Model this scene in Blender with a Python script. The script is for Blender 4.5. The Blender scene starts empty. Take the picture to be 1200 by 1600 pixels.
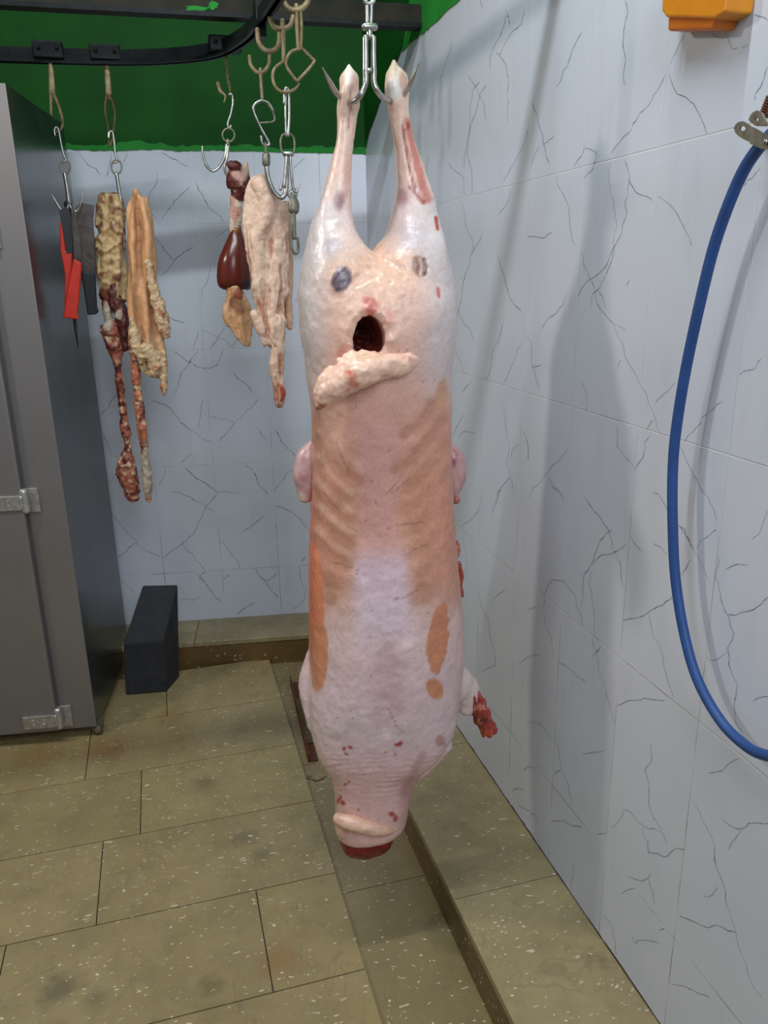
import bpy, bmesh, math, random
import numpy as np
from mathutils import Vector, Matrix
random.seed(7); rng = np.random.RandomState(7)
scn = bpy.context.scene; COL = scn.collection

# ------------------------------------------------------------------ camera, light, exposure
F, PITCH, YAW, ROLL, ZC = 1223.85, 0.2958, -0.2724, -0.0188, 1.585   # focal length in pixels of the 1200x1600 frame
def cdir(px, py):
    x = (px - 600) / F; y = -(py - 800) / F
    c, s = math.cos(ROLL), math.sin(ROLL); x, y = c*x - s*y, s*x + c*y
    c, s = math.cos(PITCH), math.sin(PITCH); a, b, d = x, c + y*s, -s + y*c
    c, s = math.cos(YAW), math.sin(YAW)
    return np.array([a*c - b*s, a*s + b*c, d])
def project(P):                                  # world points (n,3) -> pixels (n,2)
    P = np.asarray(P, float) - np.array([0, 0, ZC])
    c, s = math.cos(YAW), math.sin(YAW); x = P[:,0]*c + P[:,1]*s; y = -P[:,0]*s + P[:,1]*c; z = P[:,2]
    c, s = math.cos(PITCH), math.sin(PITCH); y, z = y*c - z*s, y*s + z*c
    x, z = x/y, z/y; c, s = math.cos(ROLL), math.sin(ROLL); x, z = c*x + s*z, -s*x + c*z
    return np.stack([600 + F*x, 800 - F*z], 1)
cd = bpy.data.cameras.new('camera'); cam = bpy.data.objects.new('camera', cd); COL.objects.link(cam)
cd.sensor_fit = 'HORIZONTAL'; cd.sensor_width = 36; cd.lens = 36*F/1200; cd.clip_start = .02
fw = Vector(cdir(600, 800)).normalized(); up = Vector(cdir(600, 700)) - Vector(cdir(600, 800)); up = (up - fw*up.dot(fw)).normalized(); rt = fw.cross(up)
cam.matrix_world = Matrix(((rt.x, up.x, -fw.x, 0), (rt.y, up.y, -fw.y, 0), (rt.z, up.z, -fw.z, ZC), (0, 0, 0, 1)))
scn.camera = cam
scn.view_settings.view_transform = 'Standard'; scn.view_settings.look = 'None'; scn.view_settings.gamma = 1; scn.view_settings.use_curve_mapping = False
scn.view_settings.exposure = 0.0
w = bpy.data.worlds.new('world'); scn.world = w; w.use_nodes = True
bg = w.node_tree.nodes['Background']; bg.inputs[0].default_value = (.80, .88, 1, 1); bg.inputs[1].default_value = .15
def area(name, loc, target, sx, sy, power, color):
    l = bpy.data.lights.new(name, 'AREA'); l.shape = 'RECTANGLE'; l.size = sx; l.size_y = sy; l.energy = power; l.color = color
    o = bpy.data.objects.new(name, l); COL.objects.link(o); o.location = loc
    o.rotation_euler = (Vector(target) - Vector(loc)).to_track_quat('-Z', 'Y').to_euler(); return o
tube_l = area('ceiling_tube_light', (-.1, 1.05, 3.6), (-.1, 1.6, 0), 1.5, .06, 39, (.88, .96, 1))
shop_l = area('shopfront_daylight', (.42, -1.0, 2.8), (.48, 1.6, .9), 1.3, 1.4, 47, (.88, .92, 1))
side_l = area('side_lamp_light', (-1.35, 1.95, 2.6), (.3, 1.5, .9), .16, .16, 14, (1, .93, .82))

# ------------------------------------------------------------------ geometry constants of the room
S = .25
XR = .8527; YB = 3.2221; H = .48095; ZA = .19627 + ZC; ZLEDGE = .108; BE = .1524
TT = np.array([math.cos(BE), -math.sin(BE), 0.]); NN = np.array([math.sin(BE), math.cos(BE), 0.]); COR = np.array([XR, YB, 0.])
CP = np.array([0, 0, ZC])
def dep(px, py, y): d = cdir(px, py); return CP + d*(y/d[1])                     # a point at distance y into the room
def onright(px, py, off=0.): d = cdir(px, py); return CP + d*((XR - off)/d[0])
def onback(px, py, off=0.): d = cdir(px, py); return CP + d*((COR@NN - off)/(d@NN))
def pxs(y): return y/F*1.03                                                      # metres per pixel at distance y

# ------------------------------------------------------------------ noise (numpy)
def _h(i, j, k):
    n = (i*374761393 + j*668265263 + k*2147483647*3 + 1013904223) & 0xFFFFFFFF
    n = ((n ^ (n >> 13))*1274126177) & 0xFFFFFFFF
    return ((n ^ (n >> 16)) & 0xFFFF)/65535.0
def vnoise(P):
    P = np.asarray(P, float); I = np.floor(P).astype(np.int64); f = P - I; f = f*f*(3 - 2*f); r = 0
    for a in (0, 1):
        for b in (0, 1):
            for c in (0, 1):
                wgt = (f[:,0] if a else 1 - f[:,0])*(f[:,1] if b else 1 - f[:,1])*(f[:,2] if c else 1 - f[:,2])
                r = r + wgt*_h(I[:,0]+a, I[:,1]+b, I[:,2]+c)
    return r*2 - 1
def fbm(P, s, o=3):
    r = 0; a = 1.; P = np.asarray(P)*s
    for i in range(o): r = r + a*vnoise(P + 17.3*i); a *= .5; P = P*2.03
    return r/1.75
def sm(a, b, x): t = np.clip((x - a)/(b - a), 0, 1); return t*t*(3 - 2*t)

# ------------------------------------------------------------------ materials
def lin(c): return tuple(((v/255)/12.92 if v <= 10 else ((v/255 + .055)/1.055)**2.4) for v in c)
def nodes(name):
    m = bpy.data.materials.new(name); m.use_nodes = True; nt = m.node_tree; return m, nt, nt.nodes['Principled BSDF']
class NB:                                          # small node helper
    def __init__(s, nt): s.nt = nt
    def n(s, t, **k):
        x = s.nt.nodes.new(t)
        for a, b in k.items(): setattr(x, a, b)
        return x
    def l(s, a, b): s.nt.links.new(a, b)
    def math(s, op, a, b=None, c=None):
        x = s.n('ShaderNodeMath', operation=op)
        for i, v in enumerate((a, b, c)):
            if v is None: continue
            if hasattr(v, 'is_linked'): s.l(v, x.inputs[i])
            else: x.inputs[i].default_value = v
        return x.outputs[0]
    def mix(s, f, a, b, mode='MIX'):
        x = s.n('ShaderNodeMix', data_type='RGBA', blend_type=mode)
        for i, v in ((0, f), (6, a), (7, b)):
            if hasattr(v, 'is_linked'): s.l(v, x.inputs[i])
            else: x.inputs[i].default_value = v if i == 0 else (*v[:3], 1)
        return x.outputs[2]
    def ramp(s, f, lo, hi):
        x = s.n('ShaderNodeMapRange'); x.inputs[1].default_value = lo; x.inputs[2].default_value = hi; s.l(f, x.inputs[0]); return x.outputs[0]
    def noise(s, co, scale, det=4, rough=.55):
        x = s.n('ShaderNodeTexNoise'); x.inputs['Scale'].default_value = scale; x.inputs['Detail'].default_value = det; x.inputs['Roughness'].default_value = rough; s.l(co, x.inputs['Vector']); return x.outputs[0]
    def bump(s, h, st, dist, bsdf):
        x = s.n('ShaderNodeBump'); x.inputs['Strength'].default_value = st; x.inputs['Distance'].default_value = dist; s.l(h, x.inputs['Height']); s.l(x.outputs[0], bsdf.inputs['Normal'])
def simple(name, rgb, rough=.5, metal=0., rgb2=None, scale=30., bump=0., bscale=None):
    m, nt, b = nodes(name); k = NB(nt); co = k.n('ShaderNodeTexCoord').outputs['Object']
    c = lin(rgb); c2 = lin(rgb2) if rgb2 else tuple(v*.8 for v in c)
    nz = k.noise(co, scale); k.l(k.mix(k.ramp(nz, .35, .68), c, c2), b.inputs['Base Color'])
    b.inputs['Roughness'].default_value = rough; b.inputs['Metallic'].default_value = metal
    if bump: k.bump(k.noise(co, bscale or scale*3), bump, .002, b)
    return m
def painted(name, rough=.4, sss=.0, bump=.3, bscale=220, spec=.5):
    m, nt, b = nodes(name); k = NB(nt); co = k.n('ShaderNodeTexCoord').outputs['Object']
    a = k.n('ShaderNodeVertexColor', layer_name='Col').outputs[0]
    k.l(k.mix(k.ramp(k.noise(co, 160, 3), .4, .7), a, k.mix(1., a, (.9, .86, .84), 'MULTIPLY')), b.inputs['Base Color'])
    b.inputs['Roughness'].default_value = rough; b.inputs['Specular IOR Level'].default_value = spec
    if sss: b.inputs['Subsurface Weight'].default_value = sss; b.inputs['Subsurface Radius'].default_value = (1, .35, .2); b.inputs['Subsurface Scale'].default_value = .008
    k.bump(k.noise(co, bscale, 4, .6), bump, .002, b); return m
def tile_mat(name, udir, u0, uorg):
    m, nt, b = nodes(name); k = NB(nt); co = k.n('ShaderNodeTexCoord').outputs['Object']
    d = k.n('ShaderNodeVectorMath', operation='DOT_PRODUCT'); k.l(co, d.inputs[0]); d.inputs[1].default_value = udir
    u = k.math('SUBTRACT', d.outputs['Value'], u0 + uorg)
    sp = k.n('ShaderNodeSeparateXYZ'); k.l(co, sp.inputs[0]); v = k.math('SUBTRACT', sp.outputs[2], ZA)
    du = k.math('PINGPONG', u, S/2); dv = k.math('PINGPONG', v, H/2)
    g = k.math('MINIMUM', du, dv)
    gm = k.n('ShaderNodeMapRange'); gm.inputs[1].default_value = .0006; gm.inputs[2].default_value = .0015; gm.inputs[3].default_value = 1; gm.inputs[4].default_value = 0; k.l(g, gm.inputs[0])
    base = k.mix(k.ramp(k.noise(co, 2.5, 3), .3, .7), lin((218, 223, 234)), lin((209, 215, 229)))
    # faint cloudy marbling drawn out along the tile
    mp = k.n('ShaderNodeMapping'); mp.inputs['Scale'].default_value = (9, 9, 2.2); k.l(co, mp.inputs[0])
    base = k.mix(k.math('MULTIPLY', k.ramp(k.noise(mp.outputs[0], 1.6, 6, .65), .55, .78), .22), base, lin((168, 173, 186)))
    dirt = k.ramp(k.noise(co, 7, 5), .42, .62)
    low = k.n('ShaderNodeMapRange'); low.inputs[1].default_value = .2; low.inputs[2].default_value = 1.7; low.inputs[3].default_value = 1; low.inputs[4].default_value = .1; k.l(sp.outputs[2], low.inputs[0])
    gc = k.mix(k.math('MULTIPLY', low.outputs[0], dirt), lin((222, 226, 230)), lin((104, 98, 88)))
    k.l(k.mix(gm.outputs[0], base, gc), b.inputs['Base Color'])
    k.l(k.math('ADD', k.math('MULTIPLY', gm.outputs[0], .5), .22), b.inputs['Roughness'])
    inv = k.math('SUBTRACT', 1., gm.outputs[0]); k.bump(inv, .5, .0015, b); b.inputs['Specular IOR Level'].default_value = .45
    return m
def fpx(px, py, z=0.): d = cdir(px, py); p = CP + d*((z - ZC)/d[2]); return float(p[0]), float(p[1])
FST = [(*fpx(168,1170), .09, (142, 88, 48), .45), (*fpx(95,1543), .06, (72, 67, 60), .55), (*fpx(150,1562), .04, (80, 74, 64), .4), (*fpx(432,1500), .07, (140, 88, 52), .4), (*fpx(385,1308), .05, (80, 76, 68), .42), (*fpx(410,1335), .04, (78, 74, 66), .4), (*fpx(320,1225), .05, (96, 84, 60), .5), (*fpx(330,1540), .04, (92, 82, 58), .5), (*fpx(60,1180), .1, (140, 104, 56), .4), (*fpx(270,1120), .08, (128, 100, 56), .35)]
def marble(name, c1, c2, c3, rough=.32, stains=()):
    m, nt, b = nodes(name); k = NB(nt); co = k.n('ShaderNodeTexCoord').outputs['Object']
    a = k.n('ShaderNodeVertexColor', layer_name='Col').outputs[0]
    n1 = k.ramp(k.noise(co, 4.5, 6, .62), .35, .7); n2 = k.ramp(k.noise(co, 18, 6, .65), .5, .74)
    c = k.mix(n1, lin(c1), lin(c2)); c = k.mix(k.math('MULTIPLY', n2, .55), c, lin(c3))
    dk = k.ramp(k.noise(co, 6.3, 5, .7), .63, .76); c = k.mix(k.math('MULTIPLY', dk, .45), c, lin((72, 66, 55)))
    n3 = k.ramp(k.noise(co, 11, 8, .72), .48, .70); c = k.mix(k.math('MULTIPLY', n3, .38), c, lin((108, 98, 74)))
    wvn = k.n('ShaderNodeTexNoise'); wvn.inputs['Scale'].default_value = 3.2; wvn.inputs['Detail'].default_value = 7; wvn.inputs['Distortion'].default_value = 1.2; k.l(co, wvn.inputs['Vector'])
    ln = k.math('LESS_THAN', k.math('ABSOLUTE', k.math('SUBTRACT', wvn.outputs[0], .52)), .0045); c = k.mix(k.math('MULTIPLY', ln, .2), c, lin((96, 86, 66)))
    for (sx, sy, rad, scol, amt) in stains:        # spills and scuffs that lie on the stone
        dv = k.n('ShaderNodeVectorMath', operation='DISTANCE'); k.l(co, dv.inputs[0]); dv.inputs[1].default_value = (sx, sy, 0)
        e = k.math('ADD', dv.outputs['Value'], k.math('MULTIPLY', k.math('SUBTRACT', k.noise(co, 22, 6, .65), .5), rad*2.2))
        mr = k.n('ShaderNodeMapRange'); mr.inputs[1].default_value = rad*.25; mr.inputs[2].default_value = rad; mr.inputs[3].default_value = amt; mr.inputs[4].default_value = 0; k.l(e, mr.inputs[0])
        c = k.mix(mr.outputs[0], c, lin(scol))
    # pale fossil flecks
    mp = k.n('ShaderNodeMapping'); mp.inputs['Rotation'].default_value = (0, 0, .7); mp.inputs['Scale'].default_value = (1, 1.9, 1); k.l(co, mp.inputs[0])
    nz = k.n('ShaderNodeTexNoise'); nz.inputs['Scale'].default_value = 14; k.l(co, nz.inputs['Vector'])
    wv = k.n('ShaderNodeVectorMath', operation='MULTIPLY_ADD'); k.l(nz.outputs[1], wv.inputs[0]); wv.inputs[1].default_value = (.09, .09, .0); k.l(mp.outputs[0], wv.inputs[2])
    vo = k.n('ShaderNodeTexVoronoi'); vo.inputs['Scale'].default_value = 74; k.l(wv.outputs[0], vo.inputs['Vector'])
    sz = k.n('ShaderNodeSeparateColor'); k.l(vo.outputs['Color'], sz.inputs[0])
    th = k.math('MULTIPLY', k.math('POWER', sz.outputs[0], 5.), .42)
    fl = k.math('LESS_THAN', vo.outputs['Distance'], th)
    c = k.mix(k.math('MULTIPLY', fl, k.math('MULTIPLY_ADD', sz.outputs[1], .5, .25)), c, lin((226, 220, 196)))
    c = k.mix(1., c, a, 'MULTIPLY')
    k.l(c, b.inputs['Base Color']); b.inputs['Roughness'].default_value = rough
    k.l(k.math('MULTIPLY_ADD', n1, .2, rough - .1), b.inputs['Roughness']); k.bump(k.noise(co, 40, 5), .08, .002, b); return m

M = dict(
 tile_r=tile_mat('wall_tile_right', (0, 1, 0), 1.01862, 0.), tile_b=tile_mat('wall_tile_back', tuple(TT), -1.7309*S, float(COR@TT)),
 vein=simple('tile_vein_dark', (84, 90, 106), .4, 0, (120, 126, 142), 30), vein2=simple('tile_vein_faint', (150, 156, 170), .4, 0, (168, 173, 185), 60),
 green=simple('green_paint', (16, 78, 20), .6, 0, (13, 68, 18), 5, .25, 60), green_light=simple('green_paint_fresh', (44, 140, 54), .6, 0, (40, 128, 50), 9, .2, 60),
 plaster=simple('plaster', (205, 208, 206), .8, 0, (190, 192, 190), 6),
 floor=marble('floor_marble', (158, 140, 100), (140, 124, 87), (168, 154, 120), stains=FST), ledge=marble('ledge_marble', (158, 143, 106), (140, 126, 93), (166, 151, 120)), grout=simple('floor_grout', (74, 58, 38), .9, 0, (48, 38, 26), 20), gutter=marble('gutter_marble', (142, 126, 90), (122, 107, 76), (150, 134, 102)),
 riser=marble('riser_marble', (112, 86, 48), (88, 66, 36), (122, 98, 60)), stain=simple('dried_blood', (84, 50, 34), .5, 0, (104, 72, 50), 60),
 steel=simple('bright_steel', (196, 196, 192), .32, 1., (150, 148, 142), 40), zinc=simple('dull_zinc', (150, 148, 138), .45, .8, (120, 112, 96), 60),
 rust=simple('pale_rusty_steel', (168, 150, 118), .6, .35, (120, 98, 66), 45, .3), olive=simple('aged_steel', (112, 104, 70), .55, .4, (90, 70, 40), 50, .3),
 black_iron=simple('black_painted_iron', (26, 30, 34), .38, .2, (36, 38, 38), 30, .3), beam=simple('dark_beam_paint', (36, 38, 31), .6, .1, (52, 47, 38), 14, .3),
 cab=None, cab_side=None, red=simple('red_plastic', (214, 46, 26), .4, 0, (196, 38, 22), 20), black=simple('black_plastic', (22, 23, 28), .4, 0, (28, 29, 34), 30),
 blade=simple('dull_blade_steel', (92, 86, 82), .42, .85, (70, 64, 60), 30, .2), bluehose=simple('blue_rubber_hose', (36, 76, 138), .5, 0, (31, 66, 124), 25),
 orange=simple('orange_plastic', (226, 148, 22), .4, 0, (214, 128, 18), 12), orange_d=simple('orange_plastic_lower', (206, 112, 20), .42, 0, (196, 104, 18), 12),
 foam=simple('black_foam', (33, 34, 40), .75, 0, (44, 45, 50), 25, .35, 200), rustbar=simple('rusty_bar', (112, 62, 44), .7, .2, (84, 48, 36), 40, .4), hinge=simple('hinge_zinc', (196, 194, 192), .4, .75, (160, 156, 152), 60), rubber=simple('grey_caster', (116, 104, 90), .6, 0, (90, 78, 66), 40),
 meat=painted('carcass_surface', .30, .10, .32, 150, .6), organ=painted('organ_surface', .42, .06, .6, 260), liver=painted('liver_surface', .24, .0, .03, 60, .5),
)
for _g in ('green', 'green_light', 'beam', 'black_iron'): M[_g].node_tree.nodes['Principled BSDF'].inputs['Specular IOR Level'].default_value = .15
def steel_sheet(name, rgb, rough, aniso):
    m, nt, b = nodes(name); k = NB(nt); co = k.n('ShaderNodeTexCoord').outputs['Object']
    mp = k.n('ShaderNodeMapping'); mp.inputs['Scale'].default_value = aniso; k.l(co, mp.inputs[0])
    nz = k.noise(mp.outputs[0], 3, 5); c = lin(rgb)
    cc = k.mix(k.ramp(nz, .3, .7), c, tuple(v*.86 for v in c))
    sp = k.math('GREATER_THAN', k.noise(co, 70, 2), .80); cc = k.mix(k.math('MULTIPLY', sp, .6), cc, lin((200, 196, 190)))
    k.l(cc, b.inputs['Base Color']); b.inputs['Metallic'].default_value = .75
    k.l(k.math('MULTIPLY_ADD', nz, .15, rough - .07), b.inputs['Roughness']); return m
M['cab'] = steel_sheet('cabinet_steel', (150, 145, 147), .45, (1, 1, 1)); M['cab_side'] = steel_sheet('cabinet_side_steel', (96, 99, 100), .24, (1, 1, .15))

# ------------------------------------------------------------------ mesh building
def catmull(P, n=6, closed=False):
    P = [np.asarray(p, float) for p in P]
    if len(P) < 3: return P
    out = []; N = len(P); rngs = N if closed else N - 1
    for i in range(rngs):
        p1, p2 = P[i], P[(i+1) % N]
        p0 = P[(i-1) % N] if (closed or i > 0) else 2*p1 - p2; p3 = P[(i+2) % N] if (closed or i < N-2) else 2*p2 - p1
        for j in range(n):
            t = j/n; out.append(.5*((2*p1) + (p2 - p0)*t + (2*p0 - 5*p1 + 4*p2 - p3)*t*t + (3*p1 - p0 - 3*p2 + p3)*t**3))
    if not closed: out.append(P[-1])
    return out
ORG = {}
class MB:
    def __init__(s): s.v = []; s.f = []; s.m = []; s.c = []
    def add(s, V, Fc, mi=0, col=(1, 1, 1)):
        o = len(s.v); s.v += [tuple(map(float, p)) for p in V]; s.f += [tuple(i + o for i in f) for f in Fc]; s.m += [mi]*len(Fc); s.c += [col]*len(V); return s
    def hexa(s, c, mi=0, col=(1, 1, 1)):           # 8 corners: bottom ring, top ring
        return s.add(c, [(3,2,1,0), (4,5,6,7), (0,1,5,4), (1,2,6,5), (2,3,7,6), (3,0,4,7)], mi, col)
    def box(s, lo, hi, mi=0, col=(1, 1, 1), ax=None, org=None):
        (a,b,c), (d,e,f) = lo, hi; C = np.array([(a,b,c),(d,b,c),(d,e,c),(a,e,c),(a,b,f),(d,b,f),(d,e,f),(a,e,f)], float)
        if ax is not None: C = np.array([np.asarray(org) + p[0]*ax[0] + p[1]*ax[1] + p[2]*ax[2] for p in C])
        return s.hexa(C, mi, col)
    def loft(s, rings, mi=0, cap=True, closed=False):
        n = len(rings[0]); V = [p for r in rings for p in r]; Fc = []
        R = len(rings)
        for i in range(R if closed else R-1):
            for j in range(n): Fc.append((i*n + j, i*n + (j+1) % n, ((i+1) % R)*n + (j+1) % n, ((i+1) % R)*n + j))
        if cap and not closed: Fc.append(tuple(range(n))[::-1]); Fc.append(tuple((R-1)*n + j for j in range(n)))
        return s.add(V, Fc, mi)
    def tube(s, P, r, seg=10, mi=0, closed=False, smooth=6, flat=1., axis=None, round_ends=True):
        rr = list(r) if hasattr(r, '__len__') else [r]*len(P)
        Q = [np.append(np.asarray(p, float), q) for p, q in zip(P, rr)]
        if smooth and len(P) > 2: Q = catmull(Q, smooth, closed)
        Q = np.array(Q); P = Q[:, :3]; R = np.maximum(Q[:, 3], 1e-5); n = len(P)
        if closed: T = np.roll(P, -1, 0) - np.roll(P, 1, 0)
        else: T = np.gradient(P, axis=0)
        T /= np.linalg.norm(T, axis=1)[:, None] + 1e-12
        a = np.array(axis, float) if axis is not None else (np.array([0, 1., 0]) if abs(T[0][1]) < .9 else np.array([1., 0, 0]))
        rings = []
        for i in range(n):
            u = a - T[i]*(a@T[i]); u /= np.linalg.norm(u) + 1e-12; a = u if axis is None else a; v2 = np.cross(T[i], u)
            rings.append([P[i] + R[i]*(u*math.cos(2*math.pi*j/seg)*flat + v2*math.sin(2*math.pi*j/seg)) for j in range(seg)])
        if round_ends and not closed:
            def endc(i, sg):
                c = P[i]; out = []
                for k in (.5, .85): out.append([c + T[i]*sg*R[i]*k*.8 + (p - c)*math.sqrt(1 - k*k) for p in rings[i]])
                return out
            rings = endc(0, -1)[::-1] + rings + endc(n-1, 1)
        return s.loft(rings, mi, closed=closed)
    def ball(s, c, r, mi=0, nu=14, nv=10):
        c = np.asarray(c, float); r = np.asarray(r if hasattr(r, '__len__') else (r, r, r), float); rings = []
        for i in range(1, nv):
            t = math.pi*i/nv; rings.append([c + r*np.array([math.sin(t)*math.cos(2*math.pi*j/nu), math.sin(t)*math.sin(2*math.pi*j/nu), -math.cos(t)]) for j in range(nu)])
        return s.loft(rings, mi)
    def build(s, name, mats, parent=None, smooth=True, bevel=0.):
        if not isinstance(mats, (list, tuple)): mats = [mats]
        o = np.array(ORG[parent.name] if parent else (0, 0, 0), float)
        me = bpy.data.meshes.new(name); me.from_pydata([tuple(np.array(v) - o) for v in s.v], [], s.f)
        for m in mats: me.materials.append(m)
        me.polygons.foreach_set('material_index', s.m)
        ca = me.color_attributes.new('Col', 'FLOAT_COLOR', 'POINT'); ca.data.foreach_set('color', np.array([(*c, 1) for c in s.c], dtype=np.float32).ravel())
        b = bmesh.new(); b.from_mesh(me); bmesh.ops.recalc_face_normals(b, faces=b.faces); b.to_mesh(me); b.free()
        if smooth: me.polygons.foreach_set('use_smooth', [True]*len(me.polygons))
        ob = bpy.data.objects.new(name, me); COL.objects.link(ob)
        if parent: ob.parent = parent; ORG[ob.name] = tuple(o)
        else: ORG[ob.name] = (0, 0, 0)
        if bevel: md = ob.modifiers.new('bevel', 'BEVEL'); md.width = bevel; md.segments = 3; md.limit_method = 'ANGLE'
        if smooth and bevel: md = ob.modifiers.new('wn', 'WEIGHTED_NORMAL')
        return ob
def thing(name, label, cat, loc, group=None):
    o = bpy.data.objects.new(name, None); COL.objects.link(o); o.location = tuple(map(float, loc)); o.empty_display_size = .05
    ORG[o.name] = tuple(map(float, loc)); return tag(o, label, cat, group)
def tag(o, label=None, cat=None, group=None, kind=None):
    if label: o['label'] = label
    if cat: o['category'] = cat
    if group: o['group'] = group
    if kind: o['kind'] = kind
    return o
def struct(o): o['kind'] = 'structure'; return o

def organic(name, mb, mat, parent, voxel, disp=None, paint=None, smooth_it=6, cutter=None, label=None):
    """one continuous skin around the shapes in mb: voxel union, smoothing, displacement, colouring"""
    def mk(nm, mb):
        me = bpy.data.meshes.new(nm); me.from_pydata(mb.v, [], mb.f); b = bmesh.new(); b.from_mesh(me)
        bmesh.ops.recalc_face_normals(b, faces=b.faces); b.to_mesh(me); b.free()
        ob = bpy.data.objects.new(nm, me); COL.objects.link(ob); return ob
    t = mk('work', mb); r = t.modifiers.new('r', 'REMESH'); r.mode = 'VOXEL'; r.voxel_size = voxel; c = None
    s = t.modifiers.new('s', 'SMOOTH'); s.factor = .5; s.iterations = smooth_it
    if cutter:
        c = mk('cut', cutter); b = t.modifiers.new('b', 'BOOLEAN'); b.operation = 'DIFFERENCE'; b.object = c; b.solver = 'EXACT'
        r = t.modifiers.new('r2', 'REMESH'); r.mode = 'VOXEL'; r.voxel_size = voxel; s = t.modifiers.new('s2', 'SMOOTH'); s.factor = .5; s.iterations = 3
    dg = bpy.context.evaluated_depsgraph_get(); me = bpy.data.meshes.new_from_object(t.evaluated_get(dg))
    for x in (t, c):
        if x: d = x.data; bpy.data.objects.remove(x); bpy.data.meshes.remove(d)
    n = len(me.vertices); V = np.empty(n*3); me.vertices.foreach_get('co', V); V = V.reshape(-1, 3)
    N = np.empty(n*3); me.vertices.foreach_get('normal', N); N = N.reshape(-1, 3)
    C = paint(V, N, project(V)) if paint else np.tile(np.array(lin((230, 190, 170))), (n, 1))
    if disp is not None: V = V + N*disp(V, N, project(V))[:, None]
    V = V - np.array(ORG[parent.name] if parent else (0, 0, 0)); me.vertices.foreach_set('co', V.ravel())
    for a in list(me.color_attributes): me.color_attributes.remove(a)
    ca = me.color_attributes.new('Col', 'FLOAT_COLOR', 'POINT'); ca.data.foreach_set('color', np.concatenate([C, np.ones((n, 1))], 1).astype(np.float32).ravel())
    me.materials.clear(); me.materials.append(mat); me.polygons.foreach_set('use_smooth', [True]*len(me.polygons)); me.update()
    me.name = name; ob = bpy.data.objects.new(name, me); COL.objects.link(ob)
    if parent: ob.parent = parent; ORG[ob.name] = ORG[parent.name]
    if label: ob['label'] = label
    return ob
def vrings(rows, Y, n=28, e=2.3):                 # rows: (py, left px, right px, half depth towards, half depth away[, dy])
    rows = [np.array(list(r) + [0.]*(6 - len(r)), float) for r in rows]; rows = catmull(rows, 4) if len(rows) > 2 else rows; out = []
    for r in rows:
        py, l, rr, df, db, dy = r; A = dep(l, py, Y + dy); B = dep(rr, py, Y + dy); c = (A + B)/2; hw = abs(B[0] - A[0])/2; ring = []
        for j in range(n):
            t = 2*math.pi*j/n; cx, sy = math.cos(t), math.sin(t); q = lambda a: math.copysign(abs(a)**(2/e), a)
            ring.append(c + np.array([hw*q(cx), (db if sy > 0 else df)*q(sy), 0]))
        out.append(ring)
    return out

# ================================================================== THE ROOM
def slabmesh(name, rects, ztop, thick, mat, base):
    mb = MB()
    for (x0, y0, x1, y1) in rects:
        g = .0016; k = random.uniform(.95, 1.04); col = (k*random.uniform(.98, 1.02), k, k*random.uniform(.95, 1.02))
        mb.box((x0+g, y0+g, ztop-thick), (x1-g, y1-g, ztop), 0, col)
    mb.box(base[0], base[1], 1)
    return struct(mb.build(name, [mat, M['grout']], None, smooth=False))
XE = .333; rects = []
rowy = [-2.0, -1.5, -1.176, -.85, -.525, -.2, .127, .453, .78, 1.106, 1.432, 1.76, 2.086, 2.413, 2.739, 3.09]
rowj = {9: [-.42], 10: [.113], 11: [-.295], 12: [-.19], 13: [-.37], 14: [-.1]}
for i in range(len(rowy)-1):
    js = list(rowj.get(i, [random.uniform(-.4, .2)])); a = js[0]; xs = [XE] + sorted(js, reverse=True)
    while a > -2.6: a -= random.choice((.62, .62, .5)); xs.append(max(a, -2.6))
    for x1, x0 in zip(xs[:-1], xs[1:]): rects.append((x0, rowy[i], x1, rowy[i+1]))
# left side of the back ledge runs obliquely: the slabs go on under it
slabmesh('floor', rects, 0, .02, M['floor'], ((-2.6, -2.0, -.06), (XE-.004, 3.09, -.003)))
gy = [-2, -1.2, -.6, .45, 1.08, 1.70, 2.306, 2.9, 3.3]
slabmesh('floor_gutter', [(XE, a, .58, b) for a, b in zip(gy[:-1], gy[1:])], -.02, .02, M['gutter'], ((XE, -2, -.08), (.58, 3.3, -.0232)))
def ledge(name, lo, hi, joints, along, ax=None, org=None):
    mb = MB(); J = [lo[along]] + joints + [hi[along]]
    for a, b in zip(J[:-1], J[1:]):
        l = list(lo); h = list(hi); l[along] = a + .0012; h[along] = b - .0012; l[2] = ZLEDGE - .02; k = random.uniform(.93, 1.04)
        mb.box(l, h, 0, (k, k, k), ax, org)
    l = list(lo); h = list(hi); h[2] = ZLEDGE - .02
    l[1 if ax is not None else 0] += .004
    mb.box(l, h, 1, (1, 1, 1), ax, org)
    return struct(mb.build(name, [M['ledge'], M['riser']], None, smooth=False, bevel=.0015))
ledge('trim_1', (.569, -2, -.06), (XR, 3.3, 0 + ZLEDGE), [-1.4, -.78, -.15, .84, 1.467, 2.088, 2.72], 1)
AXB = (TT, NN, np.array([0, 0, 1.])); dB = float(COR@NN); oB = COR - NN*0
ledge('trim_2', (-3.6, -.232, -.06), (-.262, 0.05, ZLEDGE), [-2.7, -2.05, -1.4, -.80], 0, AXB, oB)

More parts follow.
